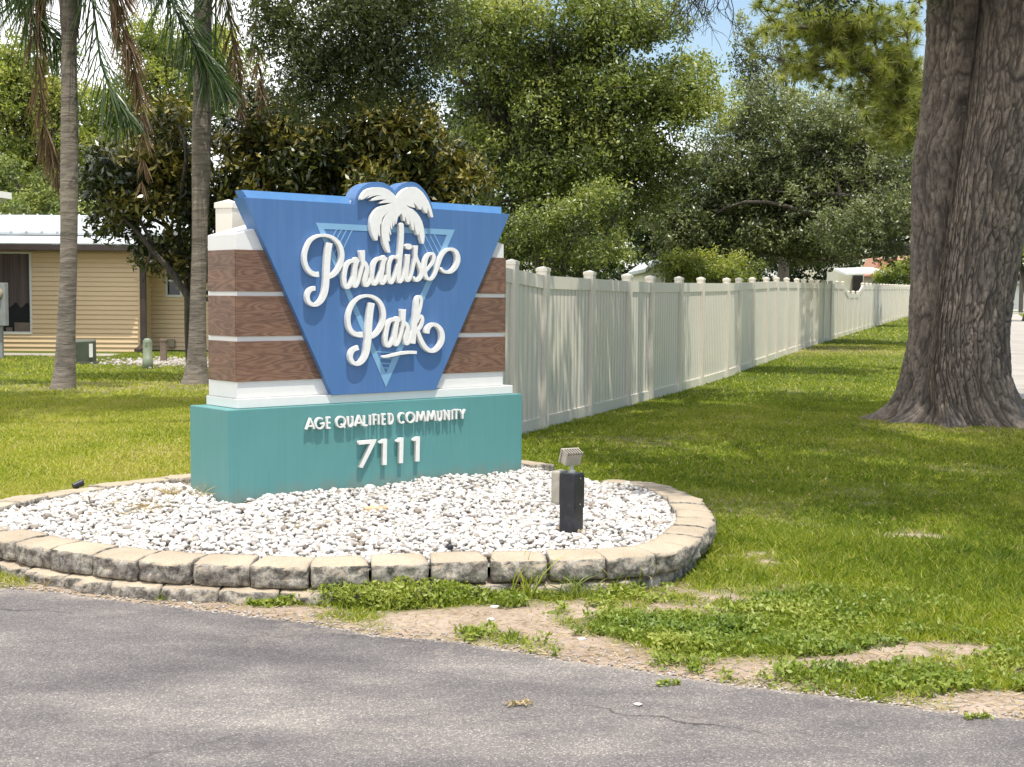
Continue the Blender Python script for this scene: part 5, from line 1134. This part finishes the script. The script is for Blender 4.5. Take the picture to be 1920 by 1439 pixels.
r = 9*s; MB().tube([(0, 0, -.05, r*1.08), (0, 0, 22*s, r*1.08), (0, 0, 22.5*s, r*.95), (0, 0, 50*s, r*.98), (0, 0, 55*s, r*.85), (0, 0, 58*s, r*.5), (0, 0, 58.8*s, r*.1)], 20).build('pedestal_body', MAT['sage'], pb, smooth=True)
MB().box((-.02, -r*1.02, 44*s), (.02, -r*.9, 50*s)).build('latch', MAT['sage'], pb)
p = G(307, 681); s = p[1]/FPX
st = empty('marker_post', p, 0, 'faded brown square stake standing right of the sage pedestal', 'post')
MB().box((-5.5*s, -5*s, -.05), (5.5*s, 5*s, 42*s)).build('post_body', MAT['brownpost'], st, bevel=.006); MB().box((-6.5*s, -6*s, 41*s), (6.5*s, 6*s, 45*s)).build('cap', MAT['brownpost'], st, bevel=.006)
p = G(3, 673); s = p[1]/FPX
mt = empty('meter_post', p, 0, 'grey electric meter box on a post cut by the left edge', 'electric meter')
MB().box((-6*s, -.05, -.05), (3*s, .05, 70*s)).build('post', MAT['greymetal'], mt, bevel=.006); MB().box((-30*s, -.14, 62*s), (13*s, .06, 142*s)).build('meter_box', MAT['greymetal'], mt, bevel=.012)
MB().tube([(-2*s, -.14, 122*s, 11*s), (-2*s, -.20, 122*s, 11*s), (-2*s, -.22, 122*s, 8*s)], 20).build('dial', MAT['tan'], mt, smooth=False)
# rubble strip around pedestals
rs = np.random.default_rng(9); cpt = G(300, 687); n = 700; X = cpt[0]+rs.normal(0, .7, n); Y = cpt[1]+.9+rs.normal(0, .6, n); S_ = rs.uniform(.02, .05, n)
vv = var[rs.integers(0, 24, n)]*S_[:, None, None]; V = (vv+np.stack([X, Y, gz(Y)+.02], 1)[:, None, :]).reshape(-1, 3)
tag(np_mesh('rubble', V, (IF[None]+(np.arange(n)*len(IV))[:, None, None]).reshape(-1, 3), MAT['stone'], attr={'tint': np.repeat(rs.uniform(0, .45, n), len(IV))}), 'scattered pale rubble around the cable pedestals by the house', 'rubble', kind='stuff')
# ================================================================== FAR HOUSES
def far_gable(label, px0, px1, pyw, pyr, d, roofm, depth=8, ridge_px=None, wallm='stucco', over=.3):
    a = atd(px0, pyw, d); b = atd(px1, pyw, d); r_ = atd(ridge_px or (px0+px1)/2, pyr, d); g = float(gz(d)); off = ((a[0]+b[0])/2, d, g)
    hs = empty('house', off, 0, label, 'house')
    MB().prism([(a[0], d, g), (b[0], d, g), (b[0], d, b[2]), (r_[0], d, r_[2]), (a[0], d, a[2])], (0, depth, 0)).build('wall', MAT[wallm], hs, off)
    m = MB()
    for q, sgn_ in ((a, -1), (b, 1)):
        e = Vector((q[0]-r_[0], 0, q[2]-r_[2])); e2 = e*(1+over/e.length); t = Vector((0, 0, .16)); c = Vector((r_[0], d-.35, r_[2]+.01))
        m.prism([tuple(c), tuple(c+e2), tuple(c+e2+t), tuple(c+t)], (0, depth+.7, 0))
    m.build('roof', MAT[roofm], hs, off); return hs, off
far_gable('small cream gabled house with white roof peeking above the fence near the middle', 1216, 1248, 505, 493, 62, 'metalroof', ridge_px=1233)
hs, off = far_gable('distant house with terracotta roof and white awning above the fence end', 1637, 1790, 518, 478, 110, 'terracotta', ridge_px=1740)
q0 = atd(1580, 515, 106); q1 = atd(1637, 515, 106)
MB().poly([(q0[0], 105, q0[2]-.05), (q1[0]+.6, 105, q1[2]+.1), (q1[0]+.6, 109, q1[2]+.45), (q0[0], 109, q0[2]+.35), (q0[0], 105, q0[2]+.1), (q1[0]+.6, 105, q1[2]+.3), (q1[0]+.6, 109, q1[2]+.65), (q0[0], 109, q0[2]+.55)], [(3, 2, 1, 0), (4, 5, 6, 7), (0, 1, 5, 4), (1, 2, 6, 5), (2, 3, 7, 6), (3, 0, 4, 7)]).build('awning', MAT['white'], hs, off)
MB().box((q0[0]+.4, 109.5, float(gz(105))), (q1[0]+.2, 113, q0[2]+.3)).build('carport_wall', MAT['stucco'], hs, off)
MB().box((atd(1619, 520, 106)[0], 109.2, float(gz(105))), (atd(1638, 520, 106)[0], 109.45, q0[2])).build('doorway', MAT['glassdk'], hs, off)
MB().prism([(atd(1630, 488, 112)[0], 111, atd(1630, 512, 111)[2]), (atd(1690, 505, 112)[0], 111, atd(1690, 508, 111)[2]), (atd(1672, 480, 112)[0], 111, atd(1672, 485, 111)[2]), (atd(1645, 483, 112)[0], 111, atd(1645, 486, 111)[2])], (0, 4, .2)).build('hip_roof', MAT['terracotta'], hs, off)
# right edge beyond the oak: far white house side, palm trunk post
q = atd(1915, 545, 100); fp = empty('utility_pole', (q[0], 100, float(gz(100))), 0, 'grey wooden pole far off between the oak and the right edge', 'pole')
MB().tube([(0, 0, 0, .16), (0, 0, 3.4, .14)], 10).build('pole_shaft', MAT['bark'], fp)
q = atd(1905, 530, 112); wf = empty('house', (q[0], 112, float(gz(112))), 0, 'white sided house far beyond the right edge of the oak', 'house')
m = MB(); clap(m, (q[0]-1.5, 112), (q[0]+9, 112), float(gz(112)), float(gz(112))+2.3, 0, board=.3); m.build('wall', MAT['white'], wf, (q[0], 112, float(gz(112))))
MB().box((q[0]-2, 111.5, float(gz(112))+2.3), (q[0]+9.5, 116, float(gz(112))+2.5)).build('roof', MAT['greymetal'], wf, (q[0], 112, float(gz(112))))
tree('broadleaf_tree', 'dark green tree low behind the right side of the big trunk', blob_px([(1905, 455, 30, 50), (1925, 500, 30, 22), (1945, 430, 60, 60), (1900, 400, 40, 40)], 70), atd(1925, 570, 70)*np.array([1, 1, 0]), .18, 9000, .2, MAT['limeleaf'], 45, cr=.7, nbr=8)
# ================================================================== THINGS ON THE BED
# landscape light on a black post
lp = atz(1071, 992, .20); s = lp[1]/FPX
la = empty('landscape_light', (lp[0], lp[1], .12), R(28), 'black square post on the gravel with beige finned floodlight on top', 'landscape light')
la.rotation_euler[2] = R(57); w_ = .050; H_ = 107*s+.08
MB().box((-w_, -w_, 0), (w_, w_, H_)).build('post', MAT['blackp'], la, bevel=.003)
MB().box((w_*.0-.048, -w_-.007, H_*.50), (.048, -w_-.0005, H_-.008)).build('cover_plate', MAT['blackp'], la, bevel=.002)
for z in (H_*.56, H_*.93): MB().tube([(0, -w_-.006, z, .004), (0, -w_-.010, z, .004)], 8).build('screw', MAT['greymetal'], la)
MB().box((-.05, w_+.002, H_*.55), (.045, w_+.06, H_*1.02)).build('junction_box', MAT['lamp'], la, bevel=.012)
MB().tube([(0, 0, H_, .022), (0, 0, H_+.012, .022), (0, 0, H_+.013, .011), (0, 0, H_+.05, .011)], 12).build('stem', MAT['greymetal'], la)
lh = MB(); Mx = Matrix.Translation((0, 0, H_+.085)) @ Matrix.Rotation(R(-28), 4, 'Z') @ Matrix.Rotation(R(20), 4, 'X')
lh.box((-.052, -.022, -.038), (.052, .030, .026), Mx); head = lh.build('lamp_head', MAT['lamp'], la, bevel=.005)
MB().box((-.060, .030, -.042), (.060, .042, .044), Mx).build('bezel', MAT['lamp'], head, bevel=.003)
for k in range(7):
    x = -.050+k*.1/6; MB().box((x-.0025, -.026, .0255), (x+.0025, .030, .043), Mx).build('fin', MAT['lamp'], head)
MB().box((-.05, -.02, .0258), (.05, .028, .0275), Mx).build('fin_gap_shade', MAT['gapshade'], head)  # thin dark plate painting the shade between the fins
bp = atz(708, 946, .235); br = empty('brick', (bp[0], bp[1], float(gravz(np.array([bp[0]]), np.array([bp[1]]))[0])-.012), R(20), 'pale tan brick half sunk in white gravel before the sign', 'brick')
MB().box((-.088, -.045, -.01), (.088, .045, .032)).build('brick_body', MAT['brick'], br, bevel=.005)
kp = atz(145, 905, .21); kk = empty('spotlight', (kp[0], kp[1], .165), R(40), 'small black ground spotlight peeping over the gravel at left rear', 'spotlight')
MB().tube([(0, 0, -.03, .012), (0, 0, .02, .012)], 8).build('stake', MAT['blackp'], kk); MB().tube([(-.03, 0, .02, .020), (.035, 0, .04, .026), (.04, 0, .041, .024)], 14).build('spot_head', MAT['blackp'], kk)
bs = atz(842, 1028, .185); kb = empty('stone', (bs[0], bs[1], .19), 0, 'single dark stone lying at the front rim of the gravel', 'stone')
np_mesh('stone_body', var[3]*np.array([.022, .018, .018]), IF, MAT['blackp'], kb)
# dry grass tufts on the gravel and thin stems at the wall
def tuft(name, label, c, n, L, spread, lm, rg, cat='weed', wd=.0025, group=None, lean=.6, hh=1.0):
    o = np.array(c, float); base = o+np.stack([rg.normal(0, spread, n), rg.normal(0, spread, n), np.zeros(n)], 1)
    d = rg.normal(0, lean, (n, 3)); d[:, 2] = hh+rg.uniform(-.2, .5, n); d /= np.linalg.norm(d, axis=1)[:, None]; l = (L*rg.uniform(.4, 1.1, n))[:, None]
    wv = np.cross(d, rg.normal(size=(n, 3))); wv /= np.linalg.norm(wv, axis=1)[:, None]; rows = []
    hz_ = d*np.array([1, 1, 0]); 
    for a, ww in ((0, 1), (.4, 1), (.75, .7), (1, .1)):
        cc = base+d*l*a+hz_*l*a*a*.5+np.array([0, 0, -1])*l*a*a*.35; rows += [cc-wv*wd*ww, cc+wv*wd*ww]
    V = np.stack(rows, 1).reshape(-1, 3); F = np.concatenate([(np.arange(n)*8)[:, None]+np.array([[2*q, 2*q+1, 2*q+3, 2*q+2]]) for q in range(3)])
    ob = np_mesh(name, V, F, lm, off=o, attr={'tint': np.repeat(rg.uniform(0, 1, n), 8)}); ob.location = tuple(o); return tag(ob, label, cat, group)
rt = np.random.default_rng(12)
def gv(px, py): p = atz(px, py, .235); return (p[0], p[1], float(gravz(np.array([p[0]]), np.array([p[1]]))[0]))
tuft('dry_grass_tuft', 'wide straw coloured tuft sprawling on gravel left of the sign base', gv(280, 945), 120, .12, .10, MAT['dry'], rt, lean=1.2, hh=.5)
tuft('dry_grass_tuft', 'upright golden tuft beside the left corner of the teal base', gv(322, 930), 60, .13, .03, MAT['dry'], rt)
tuft('dry_grass_tuft', 'thin wiry tuft against the left face of the teal base', gv(385, 930), 26, .17, .05, MAT['dry'], rt)
tuft('dry_grass_tuft', 'flat brown runner tuft on gravel between base corner and brick', gv(575, 975), 60, .09, .09, MAT['dry'], rt, lean=1.3, hh=.3)
tuft('dry_grass_tuft', 'short brown tuft at the gravel rim near the lower left blocks', gv(345, 1030), 36, .07, .03, MAT['dry'], rt)
def gr(px, py): p = G(px, py); return (p[0], p[1], float(gzf(np.array([p[0]]), np.array([p[1]]))[0]))
tuft('tall_grass_tuft', 'long thin green blades reaching over the wall blocks near the middle', gr(980, 1125), 40, .36, .035, MAT['grass'], rt, lean=.35, hh=1.3, wd=.003)
tuft('tall_grass_tuft', 'yellow green upright tuft in front of the wall joint', gr(1080, 1125), 60, .2, .04, MAT['weed'], rt, lean=.4)
tuft('tall_grass_tuft', 'wispy grass stems below the right curve of the wall', gr(1165, 1112), 36, .26, .05, MAT['grass'], rt, lean=.4, hh=1.3)
tuft('tall_grass_tuft', 'dry green tuft leaning on the lower wall course at far left', gr(118, 1098), 40, .14, .05, MAT['dry'], rt)
tuft('tall_grass_tuft', 'bright small tuft at the wall foot left of the green clump', gr(312, 1128), 50, .06, .03, MAT['weed'], rt)
tuft('tall_grass_tuft', 'tall wispy stems at the wall corner by the lawn', gr(1290, 1050), 40, .22, .07, MAT['grass'], rt, lean=.4)
# litter, leaf and pebbles on the verge
def chip(name, label, px, py, s_, material, cat, seed, gp=None, flat=.35, onroad=False):
    p = G(px, py); o = np_mesh(name, var[seed % 24]*np.array([s_, s_*.75, s_*flat]), IF, material, attr={'tint': np.full(len(IV), .7)}); o.location = (p[0], p[1], float(gzf(np.array([p[0]]), np.array([p[1]]))[0])+s_*flat*.45 if not onroad else .012+s_*flat*.4); tag(o, label, cat, gp)
for k, (lb, px, py, s_) in enumerate([('larger white stone chip on bare sand below the wall', 928, 1146, .022), ('flat white stone chip on sand nearer the drive', 921, 1168, .020), ('round pale pebble just below the lower wall course, left of the green moss', 330, 1131, .022), ('white pebble beside the round one at the wall foot', 356, 1135, .016), ('white chip at the sand edge beside the drive', 1091, 1206, .022)]):
    chip('pebble', lb, px, py, s_, MAT['litter'], 'pebble', k)
chip('stone_chip', 'lone white chip lying on the asphalt at lower right', 1196, 1328, .022, MAT['litter'], 'stone chip', 5, onroad=True, flat=.2)
def leafthing(label, px, py, n, L_, seed, lm='weed'):
    rg = np.random.default_rng(seed); p = G(px, py); P = np.stack([rg.uniform(-L_, L_, n), rg.normal(0, .010, n), .014+rg.uniform(0, .015, n)], 1)
    V, F = leaf_quads(P, np.full(n, .024), np.full(n, .011), rg, 1.5); o = np_mesh('leaf_sprig', V, F, MAT[lm], attr={'tint': np.repeat(rg.uniform(.2, 1, n), 4)}); o.location = (p[0], p[1], 0); o.rotation_euler[2] = rg.uniform(-.3, .3); tag(o, label, 'leaf sprig')
leafthing('dry curled leaf sprig alone on the asphalt centre right', 975, 1328, 40, .05, 3, 'dry')
leafthing('small green sprig on the asphalt near the verge', 1251, 1290, 70, .05, 4)
leafthing('green sprig at the crack by the right end of the drive edge', 1832, 1352, 60, .05, 6)
# ================================================================== GRASS AND WEEDS
rgg = np.random.default_rng(99)
def invis(X, Y, m=90):
    px, py = proj(np.stack([X, Y, gz(Y)], 1)); return (px > -m) & (px < W0+m) & (py < H0+m)
hpath = G(215, 668)
def allowed(X, Y):
    ok = (Y > ye(X)+.02) & ~(inpoly(X, Y, inner))
    r = np.hypot(X-OAK[0], Y-(OD)); ok &= r > .62
    s = X-.36*Y; ok &= ~((s > SW[1]-.05) & (s < SW[2]+.05) & (Y > 20.5))
    ok &= ~((Y > HY-.3) & (X < 0)) & ~((Y > hp[1]-.25) & (X < hpath[0]))
    f = (X-(-5.16+.36*Y)); ok &= ~((np.abs(f) < .05) & (Y > 9))
    ok &= ~((f < -.2) & (Y > 33)) ; ok &= ~((np.abs(Y-99.5) < 4) & (X > 18))
    return ok
def blades(n, y0, y1, hgt, wid, seed, power=1.0):
    rg = np.random.default_rng(seed); out = []
    # sample in the view wedge
    Y = (y0**power+(y1**power-y0**power)*rg.random(n))**(1/power); X = (rg.uniform(-380, W0+620, n)-960)/FPX*Y
    t = turf(X, Y); dens = .10+.9*t; keep = allowed(X, Y) & (rg.random(n) < np.where(Y < 9, dens**2.2, dens**1.3)); X, Y, t = X[keep], Y[keep], t[keep]; n = len(X)
    low = .55*fbm(X*.35, Y*.35, 0, 91, 3)+.45*fbm(X*1.7, Y*1.7, 0, 92, 3); lush = np.exp(-(((X-2.3)/1.2)**2+((Y-7.6)/1.4)**2))
    dry = np.exp(-(((X-dirts[2][0])/3.0)**2+((Y-dirts[2][1])/3.0)**2))
    h = hgt*rg.uniform(.45, 1.2, n)*(.5+.6*t)*(1+1.0*lush)*(1+.35*(fbm(X*1.5, Y*1.5, 0, 95)-.5)*2)
    d = rg.normal(0, .5, (n, 3)); d[:, 2] = 1; d /= np.linalg.norm(d, axis=1)[:, None]; wv = rg.normal(size=(n, 3))*np.array([1, .6, .15]); wv /= np.linalg.norm(wv, axis=1)[:, None]
    base = np.stack([X, Y, gzf(X, Y)-.004], 1); w_ = (wid*rg.uniform(.6, 1.3, n))[:, None]; hz_ = d*np.array([1, 1, 0])
    mid = base+d*(h*.55)[:, None]; tip = base+d*h[:, None]+hz_*(h*.6)[:, None]
    V = np.stack([base-wv*w_*.5, base+wv*w_*.5, mid+wv*w_*.42, tip, mid-wv*w_*.42], 1).reshape(-1, 3); F = (np.arange(n)*5)[:, None]+np.array([[0, 1, 2, 3, 4]])
    left = sstep(-.5, -2.5, X)*sstep(30, 16, Y)
    tint = .40+.55*(low-.5)*1.6+rg.normal(0, .13, n)+.18*left-.10*lush+.45*dry+.28*(1-t)+.45*(rg.random(n) < .10)
    return V, F, np.repeat(np.clip(tint, 0, 1), 5)
parts = [blades(460000, 4.6, 11, .038, .0056, 1), blades(330000, 11, 20, .042, .010, 2), blades(180000, 20, 40, .05, .02, 3), blades(95000, 40, 98, .07, .05, 4)]
V = np.concatenate([p[0] for p in parts]); o5 = np.cumsum([0]+[len(p[0]) for p in parts[:-1]]); F = np.concatenate([p[1]+o for p, o in zip(parts, o5)]); t = np.concatenate([p[2] for p in parts])
tag(np_mesh('lawn_grass', V, F, MAT['grass'], attr={'tint': t}), 'green lawn grass growing over the ground around the sign', 'grass', kind='stuff')
# broadleaf weeds on the verge
def weeds():
    rg = np.random.default_rng(8); C_ = []
    for k, (cx, cy, rx, ry) in enumerate(greens):
        n = int(260*rx*ry/.05*(1.4 if k < 2 else .55)); r = np.sqrt(rg.random(n)); a = rg.uniform(0, 2*np.pi, n); C_.append(np.stack([cx+rx*r*np.cos(a), cy+ry*r*np.sin(a)], 1))
    X = rg.uniform(-3.6, 4.6, 20000); Y = ye(X)+rg.uniform(.02, 1.6, 20000); t = turf(X, Y); k = allowed(X, Y) & (fbm(X*5.5, Y*5.5, 0, 15) > .50) & (t > .12) & (X > -.3); C_.append(np.stack([X[k], Y[k]], 1))
    P = np.concatenate(C_); P = P[allowed(P[:, 0], P[:, 1])]; nn = fbm(P[:, 0]*7, P[:, 1]*7, 0, 19); P = P[(nn > .44) | (rg.random(len(P)) < .25) | (P[:, 0] < .1)]; hg = .02+.05*fbm(P[:, 0]*4, P[:, 1]*4, 0, 16)
    for (cx, cy, rx, ry), hb_ in ((greens[0], -.02), (greens[1], .05)): hg = hg+hb_*np.exp(-(((P[:, 0]-cx)/rx)**2+((P[:, 1]-cy)/ry)**2)**2)
    k = 7; n = len(P)*k; B = np.repeat(P, k, 0)+rg.normal(0, .016, (n, 2)); z = gzf(B[:, 0], B[:, 1])+np.repeat(hg, k)*rg.uniform(.1, 1.1, n)
    Q = np.stack([B[:, 0], B[:, 1], z], 1); tint = np.clip(np.repeat(.10+.9*fbm(P[:, 0]*3, P[:, 1]*3, 0, 17), k)+rg.normal(0, .14, n), 0, 1)
    V, F = leaf_quads(Q, np.full(n, .028), np.full(n, .014), rg, .9, .2)
    tag(np_mesh('verge_weeds', V, F, MAT['weed'], attr={'tint': np.repeat(tint, 4)}), 'bright broadleaf weeds and clover patches along the sandy drive edge', 'weeds', kind='stuff'); print('weeds', n)
weeds()
# dead straw and debris on sand
n = 11000; X = rgg.uniform(-3.3, 3.4, n); Y = ye(X)+rgg.random(n)**1.3*2.4+.0; k = ((Y > ye(X)+.01) & ~inpoly(X, Y, inner) & (turf(X, Y) < .85)); X, Y = X[k], Y[k]; n = len(X)
a = rgg.uniform(0, np.pi, n); d = np.stack([np.cos(a), np.sin(a), rgg.normal(0, .12, n)], 1); Q = np.stack([X, Y, gzf(X, Y)+.006], 1); V, F = leaf_quads(Q, np.full(n, .05), np.full(n, .0045), rgg, 2, .05, D_=d*3)
tag(np_mesh('straw_litter', V, F, MAT['dry'], attr={'tint': np.repeat(rgg.random(n), 4)}), 'fine dead straw scattered over the bare sand verge', 'straw', kind='stuff')
n = 2600; X = rgg.uniform(-3.3, 3.6, n); Y = ye(X)+np.abs(rgg.normal(0, .18, n))-.06; S_ = rgg.uniform(.003, .010, n); k = ~inpoly(X, Y, inner); X, Y, S_ = X[k], Y[k], S_[k]; n = len(X)
IVs = IV[::1]; vv = var[rgg.integers(0, 24, n)]*S_[:, None, None]*np.array([1, .8, .6]); V = (vv+np.stack([X, Y, np.maximum(gzf(X, Y), .006)+.001], 1)[:, None, :]).reshape(-1, 3)
tag(np_mesh('grit', V, (IF[None]+(np.arange(n)*len(IV))[:, None, None]).reshape(-1, 3), MAT['stone'], attr={'tint': np.repeat(rgg.uniform(0, .35, n), len(IV))}), 'sandy grit and crumbs along the edge of the drive', 'grit', kind='stuff')

n = 420; X = rgg.uniform(x0, x1, n); Y = rgg.uniform(y0, y1, n); k = inpoly(X, Y, inner) & (dist_poly(X, Y, inner) > .12); X, Y = X[k], Y[k]; q = np.stack([X-S0[0], Y-S0[1]], -1); k = ~((q@U[:2] > 0) & (q@U[:2] < LU) & (q@Vv[:2] > 0)); X, Y = X[k], Y[k]
Q1 = np.stack([X, Y, gravz(X, Y)+.022], 1); n2_ = 1500; a = rgg.uniform(0, 2*np.pi, n2_); r = .75+np.abs(rgg.normal(0, .55, n2_)); X = OAK[0]+r*np.cos(a); Y = OD+r*np.sin(a); Q2 = np.stack([X, Y, gzf(X, Y)+.012], 1)
n3_ = 1600; X = rgg.uniform(.3, 5.5, n3_); Y = rgg.uniform(7.2, 19, n3_); k = allowed(X, Y); Q3 = np.stack([X[k], Y[k], gzf(X[k], Y[k])+rgg.uniform(.01, .035, k.sum())], 1); Q = np.concatenate([Q1, Q2, Q3]); n = len(Q)
V, F = leaf_quads(Q, np.full(n, .032), np.full(n, .014), rgg, 1.6, .15)
tag(np_mesh('leaf_litter', V, F, MAT['dry'], attr={'tint': np.repeat(rgg.random(n)*.7, 4)}), 'small fallen brown leaves scattered on the gravel, the lawn and around the oak roots', 'leaf litter', kind='stuff')
